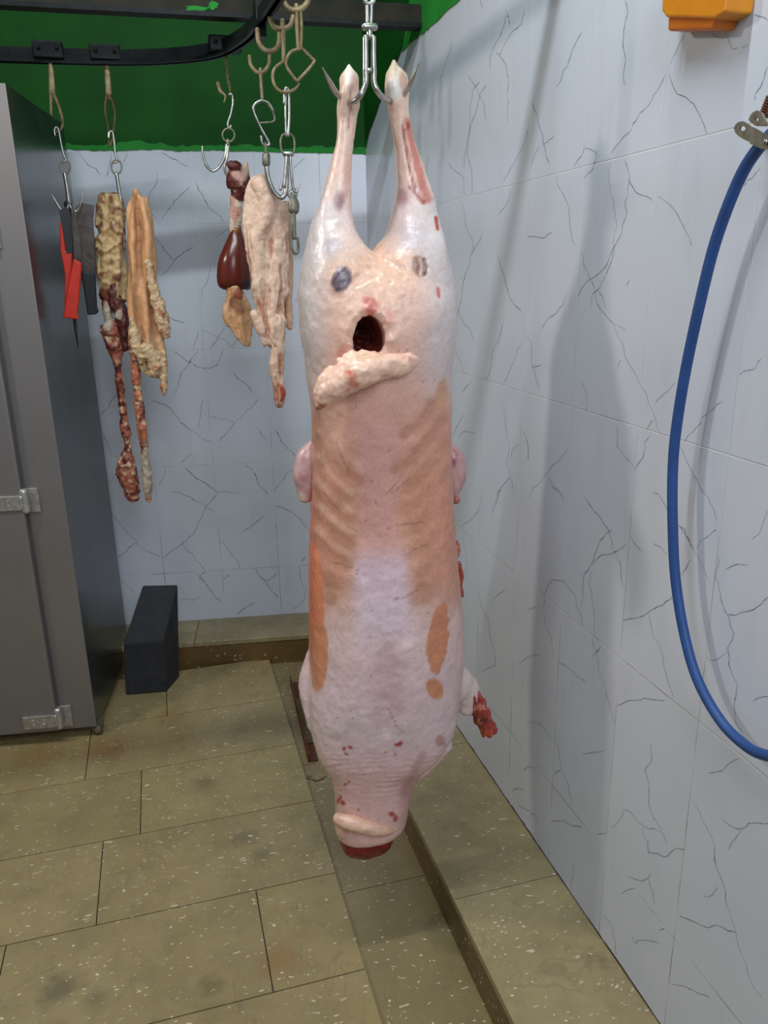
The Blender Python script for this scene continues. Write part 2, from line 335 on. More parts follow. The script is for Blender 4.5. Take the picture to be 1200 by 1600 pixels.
# ---- veins traced on the wall tiles: strips lying on the tiles of their wall
VR = [((680,0),3,[
 [(330,70),(280,210),(255,320)],[(415,40),(405,110),(355,155),(330,200),(300,260),(330,300),(345,370),(340,580)],[(330,45),(350,120)],[(285,245),(300,258)],[(210,380),(165,560),(145,700),(135,800)],[(240,400),(190,530),(155,650),(150,710),(170,800),(172,910)],'f',[(150,350),(200,430),(240,560)],'f',[(60,760),(130,830),(140,910)],
 [(690,150),(620,310),(565,410)],[(890,0),(905,60),(885,240),(885,330),(890,400)],[(440,600),(390,730),(320,850)],[(350,890),(325,970),(298,1005)],[(455,470),(480,570),(510,680),(535,770)],[(560,630),(505,680)],[(485,690),(460,730),(447,775)],[(700,665),(650,780)],[(705,695),(755,715),(740,790),(700,835)],
 [(1180,140),(1100,300)],[(1080,345),(1020,460),(950,550),(870,660),(825,720)],[(565,825),(600,910),(630,1040),(655,1150)],[(825,755),(820,900),(850,1040),(835,1140),(840,1165)],[(890,745),(910,830),(890,960),(875,1080),(830,1180),(825,1200)],[(910,840),(940,900),(1020,940)],[(1045,920),(1120,980),(1190,1110),(1200,1150)],[(435,1110),(500,1115),(545,1090)],'f',[(125,950),(150,1080),(180,1170)],'f',[(220,1100),(180,1180)],'f',[(75,200),(20,370),(5,500)],[(210,0),(220,40)],[(120,220),(118,240)]]),
 ((680,380),3,['f',[(200,0),(150,120),(120,270),(95,370)],[(80,270),(130,370),(180,455)],[(290,50),(330,190),(350,260),(405,320)],[(845,10),(790,120),(730,165),(670,250)],[(840,30),(800,150),(765,215),(725,300)],[(680,40),(720,150),(750,260),(840,380)],'f',[(840,380),(900,410)],[(760,215),(800,310)],'f',[(840,380),(950,640),(1060,900)],[(615,235),(550,340),(500,395)],[(320,360),(300,440),(265,570),(235,640)],[(405,475),(370,540),(315,660)],'f',[(420,400),(450,560)],[(450,560),(485,690)],[(450,580),(495,570)],[(685,650),(705,690),(705,790)],[(850,855),(850,950),(885,1000)],'f',[(885,1000),(930,1050)],[(1005,900),(975,1000),(935,1065)],[(1020,830),(990,875)],[(1130,650),(1030,750)],'f',[(515,1095),(600,1200)],[(620,965),(540,1050),(510,1095)],'f',[(510,1095),(440,1195)],[(320,760),(335,880),(350,1080)],'f',[(350,1080),(370,1180)],[(350,1020),(365,960),(390,945)],[(405,880),(440,1020)],[(110,910),(140,880),(185,890)],[(165,650),(130,700)],[(130,800),(80,905)],[(350,1100),(310,1140),(290,1200)],'f',[(85,450),(150,620)],[(910,175),(895,200)],[(870,545),(855,580)]]),
 ((680,760),3,[[(310,0),(290,60),(270,120)],[(205,105),(180,145)],'f',[(180,145),(115,185)],[(545,0),(605,70)],[(705,55),(770,140),(820,230),(870,400),(880,470)],[(830,200),(760,290),(725,375),(695,420),(680,570)],[(895,270),(830,315),(780,320),(730,370)],[(730,400),(720,450),(745,580),(745,700),(770,730)],[(510,570),(510,510),(548,435),(605,445),(660,520),(680,600),(690,655)],[(500,560),(530,680),(560,810)],[(395,830),(430,800),(490,790)],[(575,820),(640,860),(705,912)],[(735,700),(760,800),(800,950),(835,1105)],[(735,800),(775,740)],[(880,630),(940,620),(1000,588),(1070,555),(1110,515)],[(1000,590),(1070,800),(1115,995)],[(855,1030),(900,1005),(980,992),(1080,1003)],[(215,870),(285,840)],'f',[(205,520),(245,610),(270,750),(285,840)],'f',[(430,580),(470,565)],'f',[(330,475),(270,530)],[(1020,25),(1060,55),(1090,110)],[(1145,180),(1175,230),(1200,280)],[(1200,345),(1155,420)],'f',[(910,230),(980,310)],'f',[(1020,265),(1090,320)],'f',[(125,190),(145,400),(130,440)],'f',[(430,1100),(490,1110),(545,1195)]]),
 ((800,1160),3,[[(330,55),(360,50),(430,38)],[(650,0),(655,80),(640,230),(660,350),(700,420)],'f',[(700,420),(730,475)],[(515,345),(525,315),(580,360),(640,405),(700,420)],'f',[(470,400),(515,345)],[(610,400),(640,530)],[(640,515),(680,520),(715,538),(770,495),(810,500)],[(545,625),(610,650),(640,635),(650,608)],[(640,640),(665,760)],[(510,710),(580,682)],[(400,430),(445,423)],[(180,370),(240,365),(330,400)],[(30,295),(80,320),(125,375)],[(55,130),(75,112),(115,122)],[(200,150),(215,130),(230,140)],'f',[(215,0),(250,160),(280,280)],[(845,280),(930,430),(948,510)],[(948,510),(980,640),(1015,780)],'f',[(1015,780),(1050,890),(1100,1040),(1170,1200)],[(785,815),(850,840),(920,870),(1050,890)],[(985,355),(1075,405),(1105,380),(1200,378)],'f',[(1075,410),(1015,500)],[(745,1130),(800,1140),(870,1175),(930,1200)],'f',[(900,725),(940,715),(960,675)],[(425,810),(480,930),(490,1000)],'f',[(560,900),(580,940),(590,925),(690,940)],'f',[(920,140),(990,130)],[(990,130),(1070,75)],[(0,230),(20,215),(55,222)],[(690,880),(715,870)],'f',[(290,560),(280,690)]]),
 ((900,560),4,[[(655,545),(720,700),(790,830),(880,1010)],'f',[(910,270),(780,375)],[(785,390),(730,460),(680,525)],[(1160,0),(1110,70),(1020,105)],[(640,1045),(680,1070),(735,1195)],[(880,1070),(800,1130),(750,1195)],'f',[(1200,940),(1160,1060),(1095,1130)]]),
 ((1000,850),4,[[(485,80),(490,250),(545,440),(560,490),(590,560),(575,600),(545,650),(600,860),(590,980),(600,1120),(640,1180)],[(545,440),(640,425),(710,410),(760,370),(800,330)],[(545,670),(490,715),(410,710)],[(710,980),(800,955)],'f',[(310,0),(440,240)],[(535,155),(580,135),(680,130)]]),
 ((1000,0),5,[[(555,260),(600,290),(680,290),(700,340),(720,385),(770,372)],[(795,370),(835,350)],[(225,570),(420,810),(500,970),(522,1045)],[(1000,520),(950,660),(895,780)],[(945,1310),(880,1390),(810,1450)],'f',[(890,110),(1000,155)],'f',[(295,0),(360,60)]])]
VB = [((180,200),3.75,[[(250,255),(245,310),(205,380),(175,440)],[(435,345),(370,410),(320,470),(270,540)],[(470,310),(520,420),(580,490),(635,550)],[(270,140),(330,180),(425,225)],[(665,585),(590,645)],[(460,695),(400,730),(340,790),(265,865)],[(225,630),(290,720),(345,775)],[(200,490),(250,540)],[(565,785),(545,880),(510,1010)],[(310,1105),(360,1130),(410,1142)],[(490,1190),(460,1290)],[(505,1185),(590,1220),(690,1290)],[(640,1170),(555,1290)],[(485,1310),(420,1400),(375,1480),(345,1560)],[(345,1310),(430,1370),(520,1410),(595,1390),(635,1305)],[(690,1430),(720,1470),(800,1550)],[(1110,175),(1040,240)],[(840,1130),(690,1290)],[(1070,1000),(1040,1025)]]),
 ((130,600),3.243,[[(175,40),(130,120),(70,165)],[(85,230),(130,300),(140,355),(180,380)],[(85,215),(75,250)],[(350,85),(420,105),(480,170),(560,240)],'f',[(560,240),(655,300)],[(610,80),(595,150),(578,235)],[(650,165),(720,175),(770,195)],'f',[(890,70),(770,195)],[(770,195),(680,295)],[(880,220),(910,265),(940,290)],[(970,230),(1010,300),(1075,370)],[(555,350),(490,400)],[(520,425),(560,465),(650,525),(680,550)],[(450,545),(490,550),(560,590),(670,650)],[(680,550),(620,620),(590,690),(560,760),(490,820),(405,880)],'f',[(680,550),(800,545)],[(820,410),(880,480),(940,560)],[(1060,435),(1010,490),(965,540)],[(915,670),(860,715),(810,750)],[(980,620),(1060,650),(1140,730)],[(120,655),(160,665),(175,695),(230,765),(290,830)],'f',[(290,830),(400,885)],[(265,805),(210,855),(145,905)],[(495,810),(560,870),(620,950)],[(700,790),(740,850),(790,905),(795,935)],[(565,955),(620,1010),(710,1110)],[(620,950),(590,1000)],[(870,930),(930,1010),(990,1085)],[(980,960),(945,995),(900,985)],[(1090,920),(1100,990),(1130,1040),(1110,1110),(1060,1140)],[(870,1105),(780,1165)],[(195,995),(260,1065)],'f',[(490,1095),(560,1095),(600,1075)],[(740,965),(710,990)],[(1135,870),(1105,900)],'f',[(415,430),(400,480),(385,515)],[(180,430),(110,520)]]),
 ((0,0),3,[[(365,710),(410,770),(475,830)],[(600,715),(580,760)],[(520,720),(500,830)]])]
def jag(P, rough, lev=3):
    P = [np.asarray(p, float) for p in P]
    for _ in range(lev):
        Q = [P[0]]
        for a, b in zip(P[:-1], P[1:]):
            L = np.linalg.norm(b - a); Q += [(a + b)/2 + rng.normal(0, rough*L*.6, len(a)), b]
        P = Q
    return P
def veins(mb, data, on, nrm, mid, mif):
    nrm = np.asarray(nrm, float)
    for (o, sc, L) in data:
        faint = False
        for p in L:
            if p == 'f': faint = True; continue
            P = jag([(o[0] + a/sc, o[1] + b/sc) for a, b in p], .10); W = np.array([on(*q, .0005) for q in P]); n = len(W)
            T = np.gradient(W, axis=0); T /= np.linalg.norm(T, axis=1)[:, None] + 1e-9; Sd = np.cross(T, nrm)
            d = np.linalg.norm(W - CP, axis=1); k = (.27 if not faint else .36)*rng.uniform(.75, 1.3)
            wd = d/F*k*(.55 + 1.0*np.abs(rng.normal(0, .6, n)).clip(0, 1.5)); wd[0] *= .4; wd[-1] *= .4
            V = list(W + Sd*wd[:, None]) + list(W - Sd*wd[:, None]); mb.add(V, [(i, i+1, n+i+1, n+i) for i in range(n-1)], mif if faint else mid); faint = False
def strip(mb, top, bot, mi):
    n = len(top); mb.add(list(top) + list(bot), [(i, i+1, n+i+1, n+i) for i in range(n-1)], mi)
ZTOP = 4.2
# right wall: tiles, the green paint above them
mb = MB(); mb.box((XR, -2.2, -.1), (XR + .1, YB + .6, ZTOP), 0); mb.m = [0]*6
edge = [(3.24,.455),(3.19,.478),(3.14,.53),(3.09,.562),(3.0,.60),(2.9,.645),(2.783,.686),(2.6,.684),(2.46,.682),(1.5,.685),(-2.2,.69)]
ey = np.array(sum([[np.array(a)*(1-t) + np.array(b)*t for t in np.linspace(0, 1, 14)[:-1]] for a, b in zip(edge[:-1], edge[1:])], []) + [np.array(edge[-1])])
jz = ey[:, 1] + rng.normal(0, .0025, len(ey)); X0 = XR - .0025
strip(mb, [(X0, y, ZTOP) for y in ey[:, 0]], [(X0, y, z + ZC) for y, z in zip(ey[:, 0], jz)], 4)
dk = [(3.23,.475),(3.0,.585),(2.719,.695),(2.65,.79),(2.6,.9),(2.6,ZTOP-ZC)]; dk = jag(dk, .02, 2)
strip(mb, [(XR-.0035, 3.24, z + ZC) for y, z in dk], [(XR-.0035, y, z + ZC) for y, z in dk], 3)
veins(mb, VR, onright, (1, 0, 0), 1, 2)
for _ in range(26):                               # tiles behind the carcass and ahead of the frame
    y, z = rng.uniform(1.9, 3.1), rng.uniform(.2, 1.9); a = rng.uniform(0, 6.28); L = rng.uniform(.06, .16)
    if 700 < project(np.array([[XR, y, z]]))[0][0]: continue
    P = jag([(XR - .0005, y, z), (XR - .0005, y + L*math.cos(a), z + L*math.sin(a))], .1); W = np.array(P); W[:, 0] = XR - .0005; n = len(W); wd = .0008
    T = np.gradient(W, axis=0); T /= np.linalg.norm(T, axis=1)[:, None]; Sd = np.cross(T, (1, 0, 0)); mb.add(list(W + Sd*wd) + list(W - Sd*wd), [(i, i+1, n+i+1, n+i) for i in range(n-1)], 1)
yb_ = np.linspace(-2.1, 3.2, 400); hb_ = .0025 + .004*np.abs(vnoise(np.stack([yb_*30, yb_*0, yb_*0], 1)))
strip(mb, [(XR - .0008, y, ZLEDGE + h_) for y, h_ in zip(yb_, hb_)], [(XR - .0008, y, ZLEDGE - .001) for y in yb_], 5)
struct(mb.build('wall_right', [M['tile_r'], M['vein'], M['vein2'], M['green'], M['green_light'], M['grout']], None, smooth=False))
# back wall
mb = MB(); mb.box((-3.6, 0, -.1), (.05, .1, ZTOP), 0, (1, 1, 1), AXB, COR); mb.m = [0]*6
us = np.linspace(-3.6, 0.0, 260); zb = .452 + ZC + .010*np.interp(us, [-3.6, -1.6, -.9, -.3, 0], [.6, 1, .9, .2, -.6]) + .003*vnoise(np.stack([us*14, us*0, us*0], 1)) + rng.normal(0, .0012, len(us))
zl = zb + .022 + .008*vnoise(np.stack([us*9, us*0 + 4, us*0], 1)) + .006*vnoise(np.stack([us*40, us*0 + 9, us*0], 1)); zl = np.maximum(zl, zb + .004)
bp = lambda u, z, off: COR + TT*u - NN*off + np.array([0, 0, z])
strip(mb, [bp(u, z, .004) for u, z in zip(us, zl)], [bp(u, z, .004) for u, z in zip(us, zb)], 4)
strip(mb, [bp(u, ZTOP, .004) for u in us], [bp(u, z, .004) for u, z in zip(us, zl)], 3)
veins(mb, VB, onback, NN, 1, 2)
struct(mb.build('wall_back', [M['tile_b'], M['vein'], M['vein2'], M['green'], M['green_light']], None, smooth=False))
mb = MB(); mb.box((-2.7, -2.2, -.1), (-2.6, 4.0, ZTOP)); struct(mb.build('wall_left', M['plaster'], None, False))
mb = MB(); mb.box((-2.7, -2.2, ZTOP), (XR + .1, 4.0, ZTOP + .1)); struct(mb.build('ceiling', M['plaster'], None, False))

# ================================================================== RAILS
ZR = .655 + ZC
def flatbar(mb, P, hz, hx, mi=0, sm_=8):          # upright flat bar swept along a level path
    P = catmull([np.array(p, float) for p in P], sm_); P = np.array(P); T = np.gradient(P, axis=0); T /= np.linalg.norm(T, axis=1)[:, None]; Sd = np.cross(T, (0, 0, 1)); Sd /= np.linalg.norm(Sd, axis=1)[:, None]
    rings = [[p + s*hx + (0, 0, hz), p - s*hx + (0, 0, hz), p - s*hx - (0, 0, hz), p + s*hx - (0, 0, hz)] for p, s in zip(P, Sd)]
    mb.loft(rings, mi)
rail = thing('overhead_rail', 'black overhead flat bar rail curving from the left toward the camera', 'rail', (0, 2.87, ZR))
mb = MB(); path = [(-2.2, 3.06, ZR), (-1.2, 2.96, ZR), (-.6, 2.90, ZR), (-.19, 2.87, ZR), (.0, 2.845, ZR), (.156, 2.785, ZR), (.265, 2.69, ZR), (.325, 2.52, ZR), (.345, 2.36, ZR), (.36, 2.15, ZR), (.40, 1.6, ZR), (.40, .6, ZR), (.40, -1.8, ZR)]
flatbar(mb, path, .021, .006); mb.build('rail_bar', M['black_iron'], rail, False)
mb = MB(); flatbar(mb, [(p[0], p[1], ZR - .017) for p in path], .004, .016); mb.build('rail_flange', M['black_iron'], rail, False)
mb = MB(); mb.box((.335, 2.36, ZR - .045), (.36, 2.43, ZR + .05)); mb.box((.337, 2.375, ZR), (.352, 2.40, ZR + .12)); mb.build('bracket', M['black_iron'], rail, False, .004)
beam = thing('ceiling_beam', 'dark painted beam crossing to the right tiled wall', 'beam', (0, 2.59, 2.33))
mb = MB(); A = np.array([-2.6, 2.66, 2.285]); B = np.array([XR, 2.525, 2.285]); d = (B - A)/np.linalg.norm(B - A); nrm = np.cross((0, 0, 1), d)
mb.box((0, 0, 0), (np.linalg.norm(B - A), .045, .062), 0, (1, 1, 1), (d, nrm, np.array([0, 0, 1.])), A); mb.build('beam_body', M['beam'], beam, False, .004)
mb = MB(); mb.box((0, -.004, .0), (np.linalg.norm(B - A), .0, .012), 0, (1, 1, 1), (d, nrm, np.array([0, 0, 1.])), A); mb.build('beam_lip', M['black_iron'], beam, False)
mb = MB()
for (cx, cy, w_, h_) in ((307, 13, 40, 8), (333, 8, 16, 14)):
    p = [dep(cx + w_*.5*math.cos(t)*rng.uniform(.7, 1.2), cy + h_*.5*math.sin(t)*rng.uniform(.6, 1.2), 2.547) for t in np.linspace(0, 6.28, 19)[:-1]]
    mb.add(p, [tuple(range(18))])
mb.build('paint_smear', M['green_light'], beam, False)['label'] = 'bright green paint smears on the beam'
cross = thing('ceiling_beam', 'dark cross beam above the carcass carrying the rail', 'beam', (0, 1.49, 2.6))
mb = MB(); mb.box((-2.6, 1.472, 2.55), (XR, 1.498, 2.585)); mb.build('beam_body', M['beam'], cross, False, .004)
mb = MB(); mb.box((.385, 1.47, ZR - .01), (.415, 1.50, 2.552)); mb.build('bracket', M['black_iron'], cross, False)

# ================================================================== HOOKS
HG = 'hooks and hangers on the overhead rail'
def hookset(name, label, cat, y, parts, group=HG):
    p0 = parts[0][1][0]; root = thing(name, label, cat, dep(p0[0], p0[1], y), group)
    for pt in parts:
        pn, P, r, mt = pt[:4]; opt = pt[4] if len(pt) > 4 else {}
        mb = MB(); k = pxs(y); W = [dep(q[0], q[1], y + (q[2] if len(q) > 2 else 0)) for q in P]
        rr = [v*k for v in r] if hasattr(r, '__len__') else r*k
        mb.tube(W, rr, opt.get('seg', 10), 0, opt.get('closed', False), opt.get('smooth', 6), opt.get('flat', 1.))
        mb.build(pn, M[mt], root)
    return root
def oval(cx, cy, rx, ry, n=12, tilt=0.): return [(cx + rx*math.cos(t)*math.cos(tilt) - ry*math.sin(t)*math.sin(tilt), cy + ry*math.sin(t) + rx*math.cos(t)*math.sin(tilt)) for t in np.linspace(0, 2*math.pi, n+1)[:-1]]
def trolley(root, px0, py0, px1, py1, y):
    a = dep(px0, py0, y); b = dep(px1, py1, y); mb = MB(); mb.box((a[0], y - .022, b[2]), (b[0], y + .022, a[2])); tb = mb.build('trolley', M['black_iron'], root, False, .004)
    for t in (.2, .8): mb = MB(); mb.ball((a[0] + (b[0]-a[0])*t, y - .024, a[2]*.55 + b[2]*.45), .006); mb.build('rivet', M['black_iron'], tb)
C = dict(closed=True)
# far left hanger with the knives
r = hookset('rail_hanger', 'pale rusty forked hanger on the rail above the knives', 'hanger', 2.865, [('strap', [(78,96),(80,115),(82,150)], [2.,3.4,4.], 'rust', dict(flat=.35)), ('prong', [(80,148),(80,165),(80,180)], [2.2,1.8,1.5], 'rust'), ('prong', [(85,148),(92,165),(98,190),(94,203),(88,206)], [2.2,2,1.8,1.6,1.4], 'rust')])
trolley(r, 50, 64, 101, 94, 2.868)
hookset('s_hook', 'steel S hook between the left hanger and the knife hook', 'hook', 2.86, [('hook_wire', [(86,212),(85,203),(88,198),(92,205),(95,222),(99,240),(103,250),(99,254)], 1.5, 'steel')])
hookset('double_hook', 'steel double hook that holds the knives by the cabinet', 'hook', 2.86, [('link', oval(102, 261, 7.5, 11), 1.2, 'zinc', C), ('shank', [(101,271),(104,290),(108,318)], 2.6, 'steel'), ('prong', [(107,318),(104,330),(96,328),(88,316),(81,304)], [1.6,1.6,1.5,1.3,.6], 'steel'), ('prong', [(108,318),(114,330),(122,328),(127,314),(129,298)], [1.6,1.6,1.5,1.3,.6], 'steel')])
r = hookset('rail_hanger', 'pale forked hanger on the rail above the tripe strips', 'hanger', 2.862, [('strap', [(166,98),(168,120),(170,152)], [3.2,3.6,3.8], 'rust', dict(flat=.35)), ('prong', [(167,150),(165,162),(165,176),(169,196),(171,228),(174,222)], [2.2,2,1.6,1.5,1.3,1.3], 'olive'), ('prong', [(172,150),(177,162),(180,178),(178,200),(177,214),(172,229)], [2.2,2,1.6,1.4,1.4,1.3], 'olive')])
trolley(r, 139, 70, 190, 97, 2.865)
hookset('s_hook', 'steel S hook just above the tripe strips', 'hook', 2.858, [('hook_wire', [(170,216),(171,207),(175,205),(178,216),(180,238),(183,251),(178,254)], 1.6, 'steel')])
hookset('double_hook', 'steel double hook through the tripe strips', 'hook', 2.855, [('link', oval(182, 261, 8, 11), 1.2, 'zinc', C), ('shank', [(182,271),(185,290),(190,318)], 2.6, 'steel'), ('prong', [(189,316),(186,330),(178,330),(172,318)], [1.6,1.6,1.4,.7], 'steel'), ('prong', [(190,316,0),(196,330,-.03),(204,328,-.06),(208,316,-.075)], [1.6,1.6,1.4,.7], 'steel')])
# liver hook
r = hookset('rail_hanger', 'thin dark wire hanger on the rail above the liver', 'hanger', 2.68, [('wire', [(353,84),(356,105),(354,118),(359,132),(360,148)], 1.2, 'olive'), ('wire', [(354,84),(352,100),(357,116),(356,130),(361,146)], 1.0, 'olive'), ('bent_end', [(340,130),(344,142),(352,150),(350,160)], [2.6,2.4,1.6,.8], 'rust')])
trolley(r, 325, 56, 377, 84, 2.69)
hookset('s_hook', 'steel S hook above the ring of the liver hook', 'hook', 2.68, [('hook_wire', [(358,148),(362,147),(364,158),(361,176),(356,192),(358,202),(361,196)], 1.5, 'steel')])
hookset('double_hook', 'steel double hook with round ring holding the liver', 'hook', 2.67, [('ring', oval(357, 211, 9.5, 10.5), 1.3, 'zinc', C), ('shank', [(356,219),(356,226)], 2.6, 'zinc'), ('prong', [(354,226),(352,242),(344,259),(333,267),(322,258),(317,240),(316,228)], [1.9,1.9,1.9,1.9,1.8,1.5,.7], 'steel'), ('prong', [(357,226),(355,245),(351,262),(355,274),(364,272)], [1.9,1.9,1.8,1.6,1.], 'steel')])
# the old hooks hung over one another where the rail bends
hookset('c_hook', 'pale rusty open hook hanging just left of the curved bend', 'hook', 2.42, [('hook_wire', [(390,88),(392,102),(402,113),(412,112),(420,100),(421,86)], [2.6,2.6,2.6,2.6,2.5,2.2], 'rust'), ('stem', [(407,108),(408,130),(410,157)], [2.6,2.3,2.1], 'rust')])
hookset('s_hook', 'angular steel S hook above the small J hook', 'hook', 2.40, [('hook_wire', [(427,173),(420,161),(408,157),(397,164),(397,175),(408,200),(420,222),(418,227),(410,224),(408,213)], 1.9, 'steel'), ('side_loop', [(417,160),(426,174),(428,189),(407,192)], 1.3, 'zinc')])
hookset('j_hook', 'steel J hook with nut curving under the pale caul fat', 'hook', 2.36, [('stem', [(415,222),(415,232),(416,246)], 1.3, 'zinc'), ('nut', [(416,243),(416,256)], 5.6, 'zinc', dict(smooth=0)), ('curve', [(416,256),(419,278),(428,300),(439,309),(446,302),(448,284),(448,244)], 3.4, 'steel'), ('prong', [(438,296),(440,288),(441,284)], [2.4,1.6,.7], 'steel')])
hookset('c_hook', 'thick pale rusty hook at top touching the curved rail', 'hook', 2.28, [('hook_wire', [(420,6),(421,26),(428,42),(440,45),(453,40),(458,26)], 3.4, 'rust'), ('stem', [(441,32),(443,60),(443,96)], [3.6,3.2,2.6], 'rust')])
hookset('c_hook', 'pale rusty hook behind the thick hook by the rail bend', 'hook', 2.33, [('hook_wire', [(402,46),(404,66),(414,78),(426,79),(435,70),(437,46)], 3.2, 'rust')])
hookset('c_hook', 'pale rusty double ended hook at the top edge of the frame', 'hook', 2.22, [('hook_wire', [(441,-6),(446,8),(457,16),(470,14),(480,4),(484,-8)], 3.8, 'rust'), ('stem', [(463,8),(464,40),(466,78)], [3.2,2.8,2.4], 'rust'), ('stem', [(469,10),(471,40),(470,74)], 2.2, 'rust')])
hookset('bent_hook', 'pale square bent wire loop under the top hooks', 'hook', 2.22, [('hook_wire', [(472,76),(456,80),(448,92),(449,106),(463,125),(468,123),(490,98),(487,91),(474,78)], 2.1, 'rust', dict(smooth=4))])
hookset('bent_hook', 'round pale open hook holding the long steel hook', 'hook', 2.26, [('hook_wire', [(443,96),(430,106),(426,118),(429,133),(439,143),(452,143),(462,138),(468,130)], [2.1,2.2,2.2,2.2,2.2,2.2,1.9,1.], 'rust')])
hookset('long_hook', 'long steel wire hook hanging from the round pale hook', 'hook', 2.28, [('wire', [(444,162),(445,143),(447,137),(451,143),(452,180),(450,212)], 1.9, 'steel'), ('wire', [(447,140),(446,175),(447,212)], 1.6, 'steel')])
hookset('double_hook', 'steel swivel double hook right of the J hook', 'hook', 2.31, [('link', [(443,210),(439,217),(439,232),(444,240),(456,242),(460,232),(459,216),(453,209)], 1.6, 'zinc', C), ('nut', [(445,240),(456,240)], 4.2, 'steel', dict(smooth=0)), ('shank', [(448,240),(446,270),(444,292)], 2.4, 'steel'), ('shank', [(453,240),(455,268),(458,296)], 2.0, 'steel'), ('prong', [(458,296),(463,300),(468,288),(470,285)], [2,1.8,1.3,.6], 'steel')])
sw = hookset('snap_hook', 'small steel swivel snap hook dangling right of the caul fat', 'hook', 2.36, [('ring', oval(457, 302, 7, 8), 1.5, 'steel', C), ('body', [(458,307),(459,318),(459,328)], [4.5,8.,8.2], 'zinc', dict(flat=.5)), ('shaft', [(459,330),(459,352),(460,372)], 3.2, 'zinc'), ('hook_wire', [(456,340),(455,376),(456,388),(460,396),(465,394),(466,384),(465,372)], 2., 'zinc'), ('pin', [(455,302),(463,306)], 2, 'steel')])
# the gambrel hook that carries the carcass
YH = 1.50
gh = hookset('carcass_hook', 'large polished steel double hook carrying the carcass legs', 'hook', YH, [
 ('eye', [(576,-70),(568,-50),(566,-20),(570,2),(577,6),(584,0),(587,-22),(584,-52)], 3, 'steel', C),
 ('hanger_link', [(576,-62),(575,-100),(573,-150),(560,-166),(556,-150),(570,-100),(577,-64)], 2.6, 'zinc'), ('swivel', [(573,2),(574,20),(574,40)], 2.4, 'steel'), ('swivel', [(580,2),(580,20),(579,40)], 2.4, 'steel'),
 ('nut', [(569,42),(586,42)], 5., 'steel', dict(smooth=0)), ('collar', [(577,48),(577,58)], 4.2, 'steel'),
 ('shank', [(571,58),(571,90),(571,112)], 4.1, 'steel'), ('shank', [(583,58),(583,90),(584,112)], 4.1, 'steel'), ('weld', [(574,110),(580,110)], 3.4, 'steel', dict(smooth=0)),
 ('prong', [(571,108,0),(571,130,0),(564,148,-.005),(552,159,.01),(540,157,.045),(527,147,.03),(515,128,0),(504,106,-.02)], [4.1,4.1,4.1,4.1,4,3.8,3.6,.8], 'steel'),
 ('prong', [(584,108,0),(584,128,0),(590,143,0),(602,155,.02),(616,157,.045),(632,146,.03),(645,123,0),(655,99,-.02)], [4.1,4.1,4.1,4.1,4,3.8,3.4,.8], 'steel')], 'carcass hook')
del gh['group']

# ================================================================== THE CARCASS
YC = 1.55
body = thing('sheep_carcass', 'whole skinned sheep carcass hanging by its hind legs', 'carcass', dep(578, 1310, YC))
mb = MB()
mb.loft(vrings([(97,543,547,.004,.004),(108,541,549,.006,.006),(113,535,555,.013,.014),(120,531,560,.018,.02),(136,531,559,.02,.024),(150,529,562,.02,.026),(170,527,561,.018,.026),(190,527,556,.017,.024),(220,526,553,.017,.024),(240,521,551,.02,.028),(270,514,549,.024,.034),(300,506,548,.03,.045),(320,499,548,.035,.055),(345,490,550,.045,.07),(365,485,555,.06,.085),(385,481,568,.075,.10),(410,475,590,.09,.12),(450,470,600,.10,.13),(500,474,600,.09,.12)], YC), 0)
mb.loft(vrings([(86,615,617,.003,.003),(100,612,619,.005,.005),(107,609,625,.010,.012),(114,604,634,.017,.02),(128,602,638,.02,.024),(145,603,639,.021,.026),(160,606,637,.018,.024),(190,611,641,.018,.026),(220,617,648,.018,.028),(250,621,658,.021,.032),(290,622,671,.028,.04),(310,620,678,.032,.05),(330,617,681,.038,.06),(350,612,685,.048,.075),(367,606,689,.062,.09),(385,590,692,.078,.105),(410,572,697,.092,.12),(450,565,704,.10,.13),(500,570,704,.09,.12)], YC), 0)
mb.loft(vrings([(397,560,600,.012,.03),(405,530,640,.05,.06),(420,495,680,.085,.10),(445,469,704,.112,.125),(480,468,707,.128,.135),(520,471,706,.132,.14),(560,478,702,.125,.14),(595,482,699,.118,.14),(640,489,700,.112,.145),(690,490,700,.112,.15),(740,490,700.5,.115,.155),(800,488,704,.122,.16),(860,485,707,.128,.165),(930,485,713,.13,.165),(980,485,717,.132,.16),(1030,484,719,.13,.15),(1070,482,716,.126,.14),(1105,484,713,.118,.13),(1140,489,708,.108,.12),(1164,496,698,.10,.11),(1185,508,683,.088,.10),(1205,518,660,.076,.09),(1230,523,645,.068,.082),(1260,525,638,.066,.08),(1280,524,634,.066,.08),(1292,525,630,.064,.076),(1299,528,625,.056,.066)], YC, 40), 0)
k = pxs(YC)
def blob(chain, dy=0.): mb.tube([dep(x, y, YC + dy + (z if z else 0)) for x, y, r, z in chain], [r*k for x, y, r, z in chain], 16)
blob([(685,1050,34,.02),(712,1068,36,.03),(727,1078,28,.03),(731,1095,24,.025),(729,1108,17,.02)])          # right fore leg
blob([(500,1030,26,.03),(484,1060,19,.035),(484,1090,17,.03),(497,1130,20,.02)])          # left fore leg folded in
blob([(690,1160,22,.0),(668,1190,18,.0),(645,1215,14,0)])
blob([(545,101,4,-.006),(545,112,5,-.012),(545,126,6,-.018),(541,142,7.5,-.02),(538,160,7,-.014),(536,185,6,-.008)]); blob([(553,116,3,-.008),(557,122,3.5,-.006),(559,132,3,-.002)]); blob([(554,140,6,.004),(554,175,5,.006),(551,215,4,.004)])
blob([(616,90,2.2,-.002),(615,102,4,-.006),(614,114,6,-.012),(617,132,9,-.016),(619,152,9,-.014),(621,180,6.5,-.008)]); blob([(626,112,5,.0),(633,122,5,.002),(635,140,4.5,.004),(634,165,4.5,.006)])
